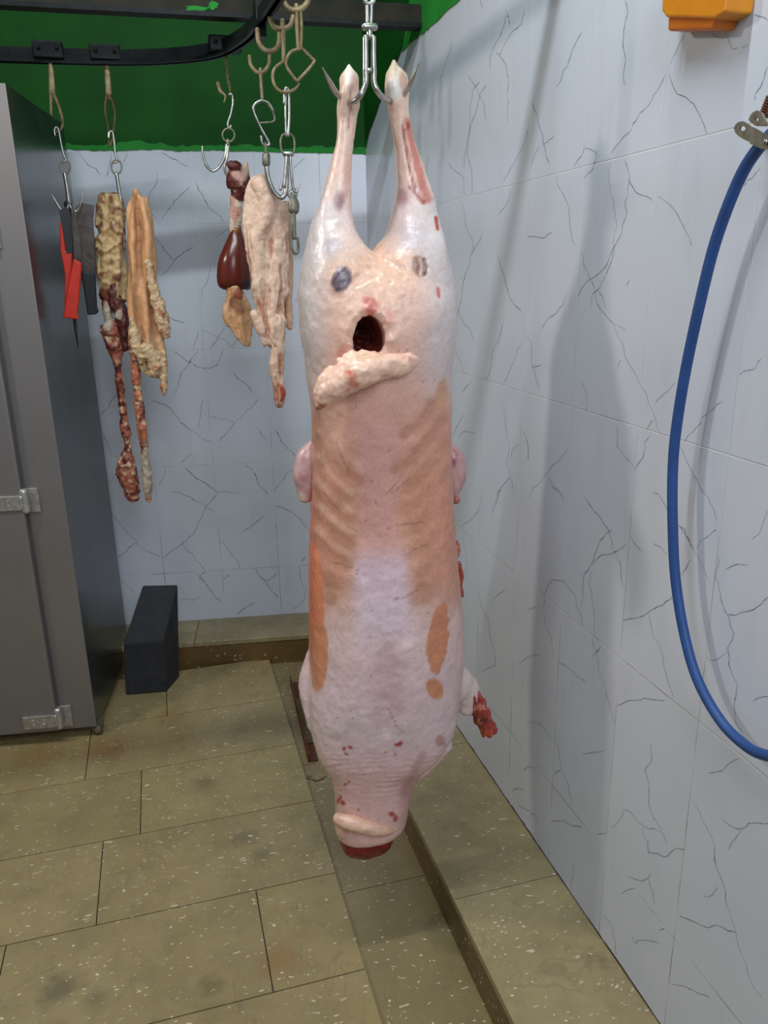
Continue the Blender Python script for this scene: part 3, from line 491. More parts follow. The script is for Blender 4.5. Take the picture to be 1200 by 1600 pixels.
cut = MB()                                        # the opening below the tail
cut.loft(vrings([(490,570,580,.10,.03),(500,560,591,.10,.06),(518,554,599,.10,.10),(535,550,601,.10,.10),(549,551,600,.10,.06),(553,558,594,.10,.02)], YC - .12, 20, 2.2), 0)
def ell(U, cx, cy, rx, ry, a=0., soft=.25, wn=None):
    dx, dy = U[:,0] - cx, U[:,1] - cy; c, s = math.cos(a), math.sin(a); d = np.sqrt(((dx*c + dy*s)/rx)**2 + ((-dx*s + dy*c)/ry)**2)
    if wn is not None: d = d + wn
    return 1 - sm(1 - soft, 1 + soft, d)
def seg(U, pts, wd, soft, wn=0):                 # mask along a polyline in the frame
    best = np.full(len(U), 1e9)
    for (ax, ay), (bx, by) in zip(pts[:-1], pts[1:]):
        d = np.array([bx-ax, by-ay], float); q = U - (ax, ay); t = np.clip((q@d)/(d@d), 0, 1); best = np.minimum(best, np.linalg.norm(q - t[:,None]*d, axis=1))
    return 1 - sm(wd*(1-soft), wd*(1+soft), best + wn)
def L3(*c): return np.array(lin(c))
RIB_L = [[(492,655),(505,690),(530,725),(560,752)],[(494,690),(510,722),(530,745)],[(492,730),(512,760),(540,785)],[(490,768),(515,795),(545,815)],[(490,806),(515,830),(545,848)],[(490,845),(512,868),(540,885)]]
RIB_R = [[(676,632),(668,648),(645,672),(632,680)],[(692,660),(670,688),(640,720),(618,735)],[(696,700),(668,735),(636,765)],[(698,742),(668,775),(632,800)],[(700,785),(668,812),(636,832)],[(700,825),(672,850),(640,868)],[(702,868),(676,890),(650,905)]]
def paint_body(V, N, U):
    n = len(V); front = sm(.25, -.15, N[:,1]) ; z = U[:,1]; w1 = fbm(V, 22)*.30; w2 = fbm(V, 70)*.25; w3 = fbm(V, 160)
    key = [(80,(236,214,190)),(150,(232,196,170)),(260,(232,192,168)),(330,(222,196,184)),(420,(226,188,164)),(520,(226,180,154)),(600,(220,172,150)),(700,(208,152,124)),(800,(206,146,112)),(900,(210,160,134)),(980,(216,180,166)),(1080,(218,188,182)),(1150,(222,196,190)),(1220,(226,184,176)),(1320,(224,182,166))]
    c = np.array([[np.interp(v, [k_[0] for k_ in key], [k_[1][i] for k_ in key]) for i in range(3)] for v in np.arange(0, 1700)])
    c = c[np.clip(z + w1*30, 0, 1699).astype(int)]/255.; c = np.where(c <= .04045, c/12.92, ((c + .055)/1.055)**2.4)
    def bl(m, col, amt=1.):
        nonlocal c
        m = np.clip(m*amt, 0, 1)[:, None]; c = c*(1 - m) + L3(*col)*m
    cx = np.interp(z, [400, 700, 950, 1100, 1300], [585, 590, 592, 600, 580]); off = np.abs(U[:,0] - cx) + fbm(V, 9)*16
    # pale bluish skin over the outside of the rump and thighs
    bl(sm(52, 108, off + w1*30)*sm(330, 380, z)*sm(670, 550, z), (206, 193, 184), .9)
    bl(sm(50, 90, off + w1*25)*sm(300, 330, z)*sm(420, 370, z), (210, 196, 186), .8)
    # central stripe over the backbone
    bl((1 - sm(18, 52, off + w1*30 + w2*14))*sm(600, 690, z)*sm(960, 880, z), (216, 162, 152), .6)
    bl((1 - sm(26, 64, off + w1*30))*sm(840, 900, z)*sm(1060, 960, z), (226, 200, 202), .8)
    bl((1 - sm(8, 40, np.abs(U[:,0] - 605 + w1*20)))*sm(1000, 1040, z)*sm(1160, 1110, z), (202, 164, 162), .6)
    # warm muscle bands either side
    bl(sm(36, 70, off + w1*30 + w2*20)*sm(700, 780, z + w1*50)*sm(960, 900, z + w1*60), (200, 138, 108), .75)
    for i, R in enumerate(RIB_L): bl(seg(U, R, 9, .7, w2*14 + w1*12), (182, 122, 98), (.6, .6, .5, .45, .4, .3)[i])
    for i, R in enumerate(RIB_R): bl(seg(U, R, 9, .7, w2*14 + w1*12), (178, 116, 90), (.6, .6, .5, .3, .15, .1, .05)[i])
    for i, R in enumerate(RIB_L): bl(seg(U, [(x + 6, y - 17) for x, y in R], 5, .9, w2*10 + w1*8), (226, 180, 156), (.3, .4, .45, .5, .5, .4)[i])
    for (x, y, rx, ry, a) in ((520,838,18,10,.5),(512,905,14,12,.6),(516,935,9,12,0),(545,850,14,9,.5),(520,780,20,10,.6),(660,930,22,16,-.6),(668,905,18,16,0)): bl(ell(U, x, y, rx, ry, a, .35, w1), (184, 130, 100), .6)
    bl(ell(U, 684, 1000, 16, 52, .12, .10, w2*.9), (200, 130, 92)); bl(ell(U, 690, 966, 10, 24, .12, .15, w2*.9), (200, 130, 92))
    bl(ell(U, 679, 1076, 13, 18, -.5, .12, w2*.3), (206, 136, 94))
    bl(ell(U, 491, 940, 15, 90, -.03, .12, w2*.25), (222, 134, 96)); bl(ell(U, 498, 1025, 15, 56, .03, .12, w2*.25), (206, 134, 96), .95)
    bl((1 - sm(484, 494, U[:,0]))*sm(740, 800, z)*sm(1010, 960, z), (226, 120, 84), .8)
    bl(ell(U, 690, 618, 10, 26, .1, .3, w2*.5), (208, 152, 112), .8); bl(sm(664, 690, U[:,0])*sm(610, 660, z)*sm(960, 880, z), (212, 148, 120), .55)
    for i in range(9): bl(seg(U, [(660+4.5*i, 640), (662+4.5*i, 720), (664+4.5*i, 800)], 1.2, .7, w2*3), (196, 140, 112), .4)
    # red along the right shank
    R = [(637,190),(645,230),(652,262),(660,290),(668,310)]
    bl(seg(U, R, 7, .6, w2*8), (188, 92, 74), .75); bl(seg(U, [(629,196),(634,235),(640,268),(648,296)], 1.8, .6, w2*2), (146, 50, 42), .85); bl(seg(U, [(640,292),(652,305),(662,316)], 3, .6, w2*5), (160, 56, 44), .85); bl(ell(U, 638,196,3,6,0,.4), (160,60,48))
    bl(seg(U, [(681,340),(684,358)], 2.6, .5, w2*3), (172, 62, 42)); bl(seg(U, [(684,450),(686,463)], 2.6, .5, w2*2), (196, 90, 60), .9)
    bl((1 - sm(-.01, .01, V[:,1] - YC + .005))*0, (0, 0, 0))
    # ragged fatty centre of the rump
    bl(ell(U, 590, 425, 58, 40, 0, .5, w1*1.6 + w2), (232, 184, 150), .8); bl(ell(U, 585, 500, 62, 60, 0, .5, w1*1.6), (230, 186, 160), .6)
    bl(ell(U, 578, 479, 13, 15, 0, .5, w2*2 + w3*.5), (196, 98, 84), .9); bl(ell(U, 606, 496, 7, 14, 0, .4, w2), (226, 150, 128), .6); bl(seg(U, [(540,540),(530,553)], 5, .6, w2*4), (206, 132, 108), .7)
    # dark bruised muscle
    bl(ell(U, 534, 437, 15, 21, .35, .18, w2*.6), (112, 92, 98)); bl(ell(U, 530, 428, 6, 10, .3, .4, w3*.3), (150, 134, 140), .7)
    bl(seg(U, [(520,447),(528,430),(540,420)], 1.4, .6), (80, 62, 70), .8); bl(seg(U, [(526,455),(538,440),(544,428)], 1.2, .6), (86, 66, 72), .8)
    bl(ell(U, 654, 416, 10, 17, -.15, .25, w2*.5), (150, 104, 92)); bl(seg(U, [(663,404),(667,416),(664,429)], 2.4, .5), (92, 56, 52)); bl(seg(U, [(657,404),(659,418),(657,428)], 2.4, .5), (224, 188, 160))
    bl(ell(U, 530, 314, 8, 16, .1, .5, w2), (150, 108, 110), .85); bl(ell(U, 630, 308, 8, 14, 0, .5, w2), (166, 118, 114), .75); bl(ell(U, 541, 275, 5, 36, 0, .5, w2), (208, 150, 132), .6)
    bl(ell(U, 515, 385, 22, 14, -.7, .6, w1*2), (176, 164, 168), .6); bl(ell(U, 640, 370, 20, 22, .4, .6, w1*2), (176, 160, 166), .55)
    # the opening is dark flesh inside
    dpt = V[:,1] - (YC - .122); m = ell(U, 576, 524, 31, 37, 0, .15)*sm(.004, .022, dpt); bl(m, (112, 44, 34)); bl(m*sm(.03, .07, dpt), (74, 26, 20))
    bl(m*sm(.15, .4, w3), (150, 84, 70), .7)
    for Q in ([(607,704),(612,702)],[(625,745),(632,735)],[(600,775),(625,750)],[(525,690),(545,742)],[(540,820),(556,830)],[(605,825),(640,818),(665,816)],[(630,935),(655,920)],[(520,880),(560,890)],[(608,1110),(620,1135),(632,1145)],[(612,770),(640,748)],[(505,770),(530,800)],[(640,862),(670,850)]): bl(seg(U, Q, 1.0, .7, w2*1.5)*front, (140, 92, 80), .55)
    # neck: wrinkles, shine and blood specks
    wr = np.sin(z*.85 + fbm(V, 18)*5 + (U[:,0]-580)*.04)*sm(1160, 1190, z)*sm(1275, 1240, z); wr = wr*sm(-.3, .4, fbm(V, 24)); bl(np.clip(wr, 0, 1)*front, (212, 156, 146), .32); bl(np.clip(-wr, 0, 1)*front, (238, 208, 200), .3)
    for (x, y, rx, ry) in ((530,1249,3,8),(536,1254,5,4),(545,1222,2,2),(541,1178,4,2),(538,1170,3,3),(547,1167,4,2),(621,1164,5,3),(625,1161,3,4),(612,1272,5,4),(618,1279,4,5),(540,1225,2,2),(602,1175,2,1.5),(618,1180,2,2)): bl(ell(U, x, y, rx, ry, .4, .4, w3*.4), (168, 34, 28), .9)
    bl(ell(U, 688, 1159, 8, 8, 0, .4, w2), (186, 130, 116), .8)
    bl(sm(612, 640, U[:,0])*sm(1200, 1230, z), (176, 124, 122), .6); bl(seg(U, [(660,1180),(650,1200),(630,1240)], 6, .7, w2*6), (176, 132, 130), .6)
    sp = (vnoise(V*190) > .90)*sm(430, 480, z)*front; bl(sp, (128, 92, 84), .6)
    bl(((vnoise(V*120 + 31) > .86))*sm(1160, 1190, z)*front, (150, 60, 52), .7)
    # fore leg
    bl(sm(712, 735, U[:,0])*sm(1010, 1030, z), (214, 196, 178), .85)
    # tendons at the hocks
    bl(ell(U, 545, 112, 6, 22, 0, .4), (240, 224, 204)); bl(ell(U, 617, 140, 12, 18, 0, .5, w2), (240, 226, 212)); bl(ell(U, 616, 100, 5, 16, 0, .4), (214, 188, 156)); bl(ell(U, 630, 126, 7, 16, 0, .4, w2), (196, 152, 128), .8); bl(ell(U, 553, 130, 5, 14, 0, .5, w2), (214, 164, 140), .7)
    bl(seg(U, [(549,140),(548,160),(545,200)], 1.4, .6, w2*1.5), (178, 122, 98), .7)
    c = c*np.array([1.12, 1.17, 1.32])
    c = c*(1 + .10*fbm(V, 45)[:, None] + .05*w3[:, None]); return np.clip(c, .005, .95)
def disp_body(V, N, U):
    z = U[:,1]; f = sm(.3, -.2, N[:,1]); d = .0022*fbm(V, 28) + .0010*fbm(V, 90, 2)
    cx = np.interp(z, [400, 700, 950, 1100, 1300], [585, 590, 592, 600, 580]); off = np.abs(U[:,0] - cx)
    for i, R in enumerate(RIB_L + RIB_R): d -= .0026*seg(U, R, 10, .9)*f*(1 if i < 6 else (.9, .9, .7, .4, .2, .2, .1)[i-6])
    d -= .006*(1 - sm(0, 26, np.abs(U[:,0] - 605)))*sm(985, 1030, z)*sm(1170, 1110, z)*f      # hollow between the shoulder blades
    d += .005*np.exp(-((off - 45)/26)**2)*sm(980, 1040, z)*sm(1180, 1110, z)*f
    d += .0009*sm(-.3, .5, fbm(V, 24))*np.sin(z*.85 + fbm(V, 18)*5 + (U[:,0]-580)*.04)*sm(1160, 1190, z)*sm(1280, 1240, z)*f
    rag = ell(U, 580, 450, 75, 60, 0, .5); d += (.0035*np.abs(fbm(V, 75)) + .002*fbm(V, 160, 2))*rag*f
    rim = ell(U, 576, 524, 44, 50, 0, .3) - ell(U, 576, 524, 29, 35, 0, .2); d += .007*np.clip(rim, 0, 1)*f*(1 + fbm(V, 60))*sm(-.08, -.10, V[:,1] - YC)
    d -= .004*ell(U, 662, 416, 6, 15, 0, .5)*f; d += .004*ell(U, 534, 437, 15, 20, .3, .5)*f
    d -= .0025*seg(U, [(549,140),(548,160),(545,205)], 3, .8)*f; d -= .002*seg(U, [(629,196),(634,235),(640,268),(648,296)], 3, .8)*f
    return d
organic('carcass_body', mb, M['meat'], body, .0042, disp_body, paint_body, 4, cut)
def pf(base, spots=(), var=.12, sc=60, spot2=None):
    def f(V, N, U):
        c = np.tile(L3(*base), (len(V), 1)); w = fbm(V, sc); 
        for col, s, lo, hi in spots: m = sm(lo, hi, fbm(V + 3.1*s, s))[:, None]; c = c*(1-m) + L3(*col)*m
        if spot2: 
            for (x, y, rx, ry, a, col) in spot2: m = ell(U, x, y, rx, ry, a, .35, w*.4)[:, None]; c = c*(1-m) + L3(*col)*m
        return np.clip(c*(1 + var*w[:, None]), .004, .95)
    return f
yf = YC - .125
def chain(pts, Y): 
    m = MB(); m.tube([dep(p[0], p[1], Y + (p[3] if len(p) > 3 else 0)) for p in pts], [p[2]*pxs(Y) for p in pts], 16); return m
m = chain([(662,550,8,.022),(644,560,14,.014),(624,570,20,.004),(600,571,21,-.004),(565,580,26,-.010),(533,596,25,-.010),(511,614,18,-.004),(500,632,9,.004),(495,638,5,.01)], yf); m.tube([dep(540,566,yf-.008), dep(565,557,yf-.012), dep(596,556,yf-.006), dep(612,562,yf+.0)], [4.*pxs(yf), 7*pxs(yf), 6*pxs(yf), 4*pxs(yf)], 12)
for (x, y, r) in ((540,554,6),(549,549,5),(557,552,6),(566,547,5),(575,551,6),(584,548,4.5),(592,552,5.5),(603,553,5),(530,562,6)): m.ball(dep(x, y + 3, yf - .006), r*pxs(yf))
m.tube([dep(520,580,yf), dep(506,600,yf), dep(498,622,yf+.006)], [12*pxs(yf), 13*pxs(yf), 9*pxs(yf)], 12)
organic('tail_flap', m, M['meat'], body, .0035, lambda V, N, U: .0045*fbm(V, 50) + .0022*fbm(V, 130, 2), pf((246,204,182), [((226,160,140), 45, .35, .6)], .1, 50, [(548,585,10,9,.6,(214,138,112)),(552,600,10,6,.2,(208,134,112)),(503,636,9,5,-.4,(196,120,98)),(574,556,26,5,0,(238,196,166))]), 5)
m = chain([(488,692,7,.0),(480,712,16,0),(476,738,19,0),(477,760,16,0),(477,778,11,0)], YC + .05); organic('flank_lump', m, M['meat'], body, .004, lambda V, N, U: .002*fbm(V, 40), pf((208,168,168), [((186,130,134), 30, .2, .6)], .08, 40, [(470,777,8,7,0,(228,208,200))]), 5)
m = chain([(698,690,8,.0),(706,715,20,0),(710,742,20,0),(707,764,15,0)], YC + .05); m.ball(dep(712, 779, YC + .045), (9*pxs(YC), 12*pxs(YC), 11*pxs(YC))); organic('flank_lump', m, M['meat'], body, .004, lambda V, N, U: .004*fbm(V, 45), pf((206,162,164), [((176,104,112), 36, .1, .5)], .1, 40, [(708,742,5,26,-.4,(222,184,180)),(712,782,9,8,0,(190,118,116))]), 4)
m = chain([(740,1086,13,.0),(748,1106,15,.0),(756,1126,15,.0),(763,1141,15,0)], YC + .012); organic('foreleg_stump', m, M['meat'], body, .003, lambda V, N, U: .004*np.sin(V[:,0]*420 + fbm(V, 30)*4) + .003*fbm(V, 90), pf((158,62,58), [((206,130,110), 50, .15, .5), ((104,36,44), 70, .25, .5)], .15, 60, [(758,1148,16,8,0,(202,92,66))]), 3)
m = MB(); m.loft(vrings([(1285,535,618,.05,.05),(1302,532,614,.056,.055),(1314,533,612,.054,.05),(1323,540,606,.044,.04)], YC)); organic('cut_neck', m, M['meat'], body, .0035, lambda V, N, U: .005*fbm(V, 50) + .002*fbm(V, 120, 2), pf((122,26,22), [((84,14,14), 60, .1, .5), ((176,90,76), 80, .4, .6)], .15, 60), 3, None, 'dark red cut flesh at the neck end')
m = chain([(526,1278,9,.02),(545,1284,14,.0),(572,1292,14,-.008),(600,1297,12,-.002),(622,1289,8,.02)], YC - .062); m.tube([dep(531,1276,YC-.045), dep(534,1300,YC-.04), dep(542,1312,YC-.03)], [8*pxs(YC), 9*pxs(YC), 4*pxs(YC)], 12); organic('neck_skin_flap', m, M['meat'], body, .003, lambda V, N, U: .003*fbm(V, 60), pf((234,192,170), [((214,150,132), 50, .25, .6)], .1, 50), 4)
for ch in ([(714,846,3,0),(715,856,4.5,0),(716,868,3,0)], [(717,880,4,0),(720,900,5,0),(718,916,5,0),(720,930,6,0)]):
    organic('meat_shred', chain(ch, YC + .02), M['meat'], body, .002, lambda V, N, U: .003*fbm(V, 110), pf((166,76,56), [((206,132,104), 90, .1, .5)], .15), 2)

# ================================================================== ORGANS
OG = 'organs hung on hooks by the back wall'
def warped(amp, sc, amp2=0, sc2=200, vert=1.):
    def f(V, N, U): Q = V*np.array([1, 1, vert]); return amp*fbm(Q, sc) + amp2*np.abs(fbm(Q, sc2, 2))
    return f
def sheet(rows, Y, dep_=.018, amp=0, fold=0, ph=0.):
    rr = catmull([np.array(r, float) for r in rows], 4); rings = []
    for (py, l, r) in rr:
        ring = []; n = 14
        for s in (1, -1):
            for i in range(n):
                t = i/(n-1) if s == 1 else 1 - i/(n-1); x = l + (r - l)*t; e = math.sqrt(max(0., 1 - (2*t - 1)**2))*.75 + .25
                ring.append(dep(x, py, Y + fold*math.sin(t*13 + ph + py*.02) - s*dep_*e/2))
        rings.append(ring)
    return rings
tr = thing('tripe_strip', 'lumpy yellowish fat and gut strip ending in two long red cords', 'offal', dep(172, 306, 2.86), OG)
m = MB(); m.loft(sheet([(303,158,184),(312,154,190),(335,151,194),(370,150,195),(400,152,196),(430,153,199),(455,156,200),(470,160,200)], 2.86, .05, fold=.004))
organic('gut_fat', m, M['organ'], tr, .0045, lambda V, N, U: .011*(1 - 2*np.abs(fbm(V, 26))) - .006 + .004*fbm(V, 80), lambda V, N, U: (lambda r: np.clip(L3(206,176,128)*(1 - r) + L3(116,62,40)*r, 0, 1)*(1 + .15*fbm(V, 90)[:, None]))(sm(.78, 1.02, 1 - np.abs(fbm(V, 26)) + .25*fbm(V, 60) + .3*sm(440, 480, U[:,1]) )[:, None]), 2)
m = MB(); m.tube([dep(*p, 2.855) for p in ((176,450),(180,470),(190,490),(192,520),(196,545))], [v*pxs(2.86) for v in (8,11,10,7.5,4)], 12); m.ball(dep(163, 462, 2.86), 8*pxs(2.86)); organic('dark_gland', m, M['organ'], tr, .0035, warped(.009, 50, .004, 120), pf((84,34,32), [((160,104,84), 60, .3, .6), ((196,170,150), 80, .55, .7)], .2, 60, [(186,492,5,6,0,(226,206,194))]), 2)
m = MB(); m.tube([dep(*p, 2.86) for p in ((166,468),(168,490),(172,512),(175,520))], [v*pxs(2.86) for v in (7,6.5,6,9)], 10); m.tube([dep(*p, 2.86) for p in ((172,515),(180,545),(184,572),(188,605),(192,640),(196,670),(200,695),(198,712))], [v*pxs(2.86) for v in (15,10,5.5,5,5,6,5,6)], 10); m.tube([dep(*p, 2.86) for p in ((198,712),(198,735),(204,755),(208,776))], [v*pxs(2.86) for v in (9,15,13,9)], 10); m.ball(dep(214, 768, 2.86), 5*pxs(2.86))
organic('gut_cord', m, M['organ'], tr, .0035, warped(.007, 50, .005, 110), pf((170,100,78), [((104,42,36), 60, -.05, .25), ((216,176,146), 75, .1, .4)], .3, 90, [(168,495,8,24,0,(190,176,160))]), 2)
t2 = thing('tripe_sheet', 'smooth tan tripe sheet folded over the hook beside the fat strip', 'offal', dep(212, 300, 2.79), OG)
m = MB(); m.loft(sheet([(296,210,214),(308,203,221),(330,199,228),(370,198,233),(420,199,239),(470,200,247),(520,205,256),(555,212,261),(580,222,262),(590,238,260)], 2.79, .035, fold=.010))
m.tube([dep(*p, 2.765) for p in ((226,310),(232,350),(236,400),(242,440))], [v*pxs(2.84) for v in (5,8,8,5)], 10)
organic('tripe_wall', m, M['organ'], t2, .0045, lambda V, N, U: .004*np.sin(V[:,0]*150 + V[:,2]*9 + fbm(V, 8)*3)*sm(560, 480, U[:,1]) + .002*fbm(V, 60) + .009*fbm(V, 55)*sm(510, 550, U[:,1]), lambda V, N, U: np.clip(L3(204,154,112)*(1 + .22*np.sin(V[:,0]*150 + V[:,2]*9 + fbm(V, 8)*3)[:, None])*(1 + .12*fbm(V, 50)[:, None])*(1-.0*V[:, :1]) + (L3(206,178,138) - L3(204,154,112))*sm(510, 560, U[:,1])[:, None], .01, .9), 3)
m = MB(); m.tube([dep(*p, 2.755) for p in ((232,410),(240,450),(248,480),(256,510),(258,525))], [v*pxs(2.8) for v in (5,7,9,10,5)], 10); m.tube([dep(*p, 2.755) for p in ((255,560),(255,585),(257,605),(257,618))], [v*pxs(2.8) for v in (4,5,5,1.5)], 10); m.tube([dep(*p, 2.76) for p in ((206,500),(210,520),(214,545),(222,565))], [v*pxs(2.8) for v in (4,7,7,4)], 10); m.tube([dep(*p, 2.755) for p in ((226,545),(236,555),(245,575),(240,585))], [v*pxs(2.8) for v in (9,10,9,5)], 10)
organic('fat_lining', m, M['organ'], t2, .003, warped(.008, 60, .004, 120), pf((206,178,142), [((170,112,84), 60, .1, .5)], .16), 2)
m = MB(); m.tube([dep(*p, 2.79) for p in ((208,500),(208,540),(212,575),(214,605),(218,640),(222,675),(226,705),(229,735),(231,760),(232,784))], [v*pxs(2.83) for v in (5,6,6,5.5,6.5,7,5.5,7,7,3)], 10)
organic('gut_cord', m, M['organ'], t2, .0035, warped(.006, 55, .004, 120), pf((178,108,80), [((110,50,40), 60, -.02, .25), ((214,180,150), 75, .15, .4)], .3, 90, [(230,738,10,42,0,(170,160,142))]), 2)
# heart, liver, fat
pl = thing('liver_pluck', 'dark glossy liver with heart and windpipe hanging on a ring hook', 'offal', dep(372, 258, 2.66), OG)
YL = 2.66; kL = pxs(YL)
m = MB(); m.tube([dep(*p, YL) for p in ((368,262),(372,280),(375,296),(372,306))], [v*kL for v in (10,17,16,10)], 14); m.ball(dep(360, 258, YL - .02), 6*kL); m.ball(dep(368, 260, YL - .02), 7*kL); m.tube([dep(*p, YL) for p in ((384,255),(384,280),(388,292))], [v*kL for v in (4,6,4)], 10)
organic('heart', m, M['organ'], pl, .003, warped(.005, 45, .002, 90), pf((92,30,32), [((206,164,146), 40, .15, .4)], .2, 50, [(384,262,6,14,0,(208,176,160)),(372,274,12,6,.6,(200,158,142))]), 3)
m = MB(); m.tube([dep(*p, YL) for p in ((372,300),(369,320),(368,345),(364,365))], [v*kL for v in (10,9,9,5)], 12, flat=.7); organic('windpipe', m, M['organ'], pl, .003, lambda V, N, U: .0015*np.sin(V[:,2]*900) + .003*fbm(V, 50), pf((202,150,132), [((226,206,188), 40, .1, .4), ((150,84,74), 60, .3, .6)], .12), 3)
m = MB(); m.loft(vrings([(344,363,376,.008,.008),(356,362,377,.01,.01),(368,357,380,.016,.014),(385,349,386,.03,.018),(405,341,389,.042,.022),(425,338.5,391,.045,.024),(440,339,392,.042,.022),(448,342,392,.03,.018),(453,350,388,.014,.01)], YL, 28, 2.1), 0); m.tube([dep(*p, YL + .012) for p in ((385,400),(389,425),(388,445),(386,452))], [v*kL for v in (6,7,7,3)], 12)
organic('liver', m, M['liver'], pl, .0035, None, pf((98,36,26), [], .06, 20, [(369,350,7,10,0,(150,96,40)),(386,446,9,10,0,(58,24,26))]), 8)
m = MB(); m.loft(sheet([(446,352,372),(458,354,381),(475,351,390),(490,350,394),(505,354,395),(520,364,393),(532,373,392),(541,382,391)], YL - .005, .034, fold=.006)); m.tube([dep(*p, YL - .01) for p in ((352,478),(353,498),(357,508))], [v*kL for v in (4,5,4)], 10); m.tube([dep(*p, YL - .02) for p in ((366,448),(371,462),(372,468))], [v*kL for v in (7,7,4)], 10)
organic('fat_lobe', m, M['organ'], pl, .003, warped(.004, 45, .002, 100), pf((208,160,116), [((224,186,148), 40, .1, .5)], .12, 50, [(372,460,7,9,0,(166,92,66)),(370,480,8,14,-.6,(160,110,82))]), 3)
# caul fat
cf = thing('caul_fat', 'pale pink ragged caul fat tapering to a long strip', 'offal', dep(405, 274, 2.42), OG)
YF = 2.42; kF = pxs(YF); m = MB()
m.loft(sheet([(274,398,412),(280,390,420),(300,384,428),(325,381,448),(350,380,452),(380,384,453),(420,390,452),(445,393,450),(470,400,447),(500,406,443),(520,410,441),(540,420,440)], YF, .05, fold=.006)); m.tube([dep(*p, YF - .01) for p in ((434,500),(434,540),(432,570),(434,600),(437,618),(436,634))], [v*kF for v in (12,9,8.5,8,9,4)], 12)
m.tube([dep(*p, YF - .02) for p in ((405,285),(418,320),(410,355),(402,375))], [v*kF for v in (12,14,10,5)], 12); m.tube([dep(*p, YF - .015) for p in ((398,490),(408,510),(414,530),(413,541))], [v*kF for v in (5,7,4,1.5)], 10)
organic('fat_sheet', m, M['organ'], cf, .0038, lambda V, N, U: .014*(.3 - np.abs(fbm(V*np.array([1, 1, .2]), 60)))*sm(330, 390, U[:,1]) + .004*fbm(V, 45) + .0035*np.abs(fbm(V*np.array([1, 1, .5]), 110, 2)), lambda V, N, U: (lambda q: np.clip(L3(240,206,184)*(1 - q) + L3(186,126,98)*q, 0, 1))((sm(.14, .5, np.abs(fbm(V*np.array([1, 1, .2]), 60)))*.7*sm(320, 380, U[:,1]) + .25*sm(.1, .5, fbm(V, 50)) + .5*sm(520, 600, U[:,1])*sm(-.2, .3, fbm(V, 60)))[:, None].clip(0, 1))*(1 + .1*fbm(V, 80)[:, None]), 2)
m = MB(); m.tube([dep(*p, YF + .03) for p in ((446,320),(450,380),(452,430),(450,470),(452,500),(453,512))], [v*kF for v in (7,7,6,6.5,6.5,4)], 12); organic('gut_loop', m, M['organ'], cf, .003, warped(.003, 45), pf((222,178,146), [((190,124,98), 40, .25, .6)], .1), 4)
m = MB(); m.tube([dep(*p, YF - .03) for p in ((440,604),(442,616),(440,626))], [v*kF for v in (3,4,2)], 10); organic('red_end', m, M['organ'], cf, .002, warped(.003, 90), pf((176,78,58), [((206,140,112), 60, .2, .5)], .15), 2)

# ================================================================== KNIVES
KG = 'knives on the hook by the cabinet'
def flatpoly(px, Y, th, dy=None):
    n = len(px); mb = MB(); A = [dep(p[0], p[1], Y + (p[2] if len(p) > 2 else 0)) for p in px]; o = np.array([0, th/2, 0]); V = [a - o for a in A] + [a + o for a in A]
    return mb.add(V, [tuple(range(n)), tuple(range(2*n-1, n-1, -1))] + [(i, (i+1) % n, n + (i+1) % n, n + i) for i in range(n)])
kn = thing('knife', 'front knife with bright red handle and thin dark blade', 'knife', dep(118, 330, 2.80), KG)
flatpoly([(111,325),(116,325),(124,370),(128,408),(116,404),(114,370)], 2.80, .002).build('blade', M['blade'], kn, False)
flatpoly([(115,404),(128,411),(125,450),(121,492),(124,497),(120,499),(99,496),(106,450)], 2.80, .022).build('handle', M['red'], kn, False, .004)
kn = thing('knife', 'second red handled knife half hidden behind the front one', 'knife', dep(104, 330, 2.84), KG)
flatpoly([(92,330),(104,322),(112,340),(114,395),(104,396),(98,360)], 2.835, .002).build('blade', M['black'], kn, False)
flatpoly([(93,346),(98,352),(103,393),(113,396),(112,420),(105,470),(101,478),(102,430),(95,392)], 2.845, .018).build('handle', M['red'], kn, False, .003)
kn = thing('cleaver', 'broad dull cleaver with a straight black handle', 'cleaver', dep(135, 330, 2.91), KG)
flatpoly([(118,322),(128,317),(147,321),(146,350),(149,385),(151,428),(127,424),(122,380)], 2.91, .004).build('blade', M['blade'], kn, False, .001)
flatpoly([(127,423),(149,427),(152,480),(155,487),(150,491),(137,492)], 2.91, .024).build('handle', M['black'], kn, False, .004)
kn = thing('sharpening_steel', 'thin dark sharpening steel pointing down behind the red handle', 'sharpener', dep(112, 400, 2.87), KG)
m = MB(); m.tube([dep(108, 330, 2.875), dep(114, 430, 2.875), dep(117, 500, 2.875), dep(122, 543, 2.875)], [v*pxs(2.87) for v in (3.2, 3., 2.6, .7)], 8); m.build('rod', M['blade'], kn)
m = MB(); m.tube([dep(106, 318, 2.875), dep(108, 334, 2.875)], 5*pxs(2.87), 10); m.build('guard', M['black'], kn)

# ================================================================== CABINET
CC = np.array([-.342, 2.665, 0.]); TOPZ = .523 + ZC + .01; BZ = .045; DPT = .62; WID = .78
AXC = (TT, NN, np.array([0, 0, 1.]))
def cb(mb, lo, hi, mi=0): return mb.box(lo, hi, mi, (1, 1, 1), AXC, CC)
cab = thing('steel_cabinet', 'tall grey steel cabinet on casters at the left edge', 'cabinet', (CC[0] - .39, CC[1] + .35, 0))
mb = MB(); cb(mb, (-WID, .004, BZ), (-.003, DPT, TOPZ)); mb.build('carcase', M['cab'], cab, False, .006)
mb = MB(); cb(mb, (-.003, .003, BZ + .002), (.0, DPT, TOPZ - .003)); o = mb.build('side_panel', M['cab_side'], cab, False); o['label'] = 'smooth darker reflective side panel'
mb = MB(); cb(mb, (-.118, -.001, BZ), (-.0, .006, TOPZ)); mb.build('front_frame', M['cab'], cab, False, .002)
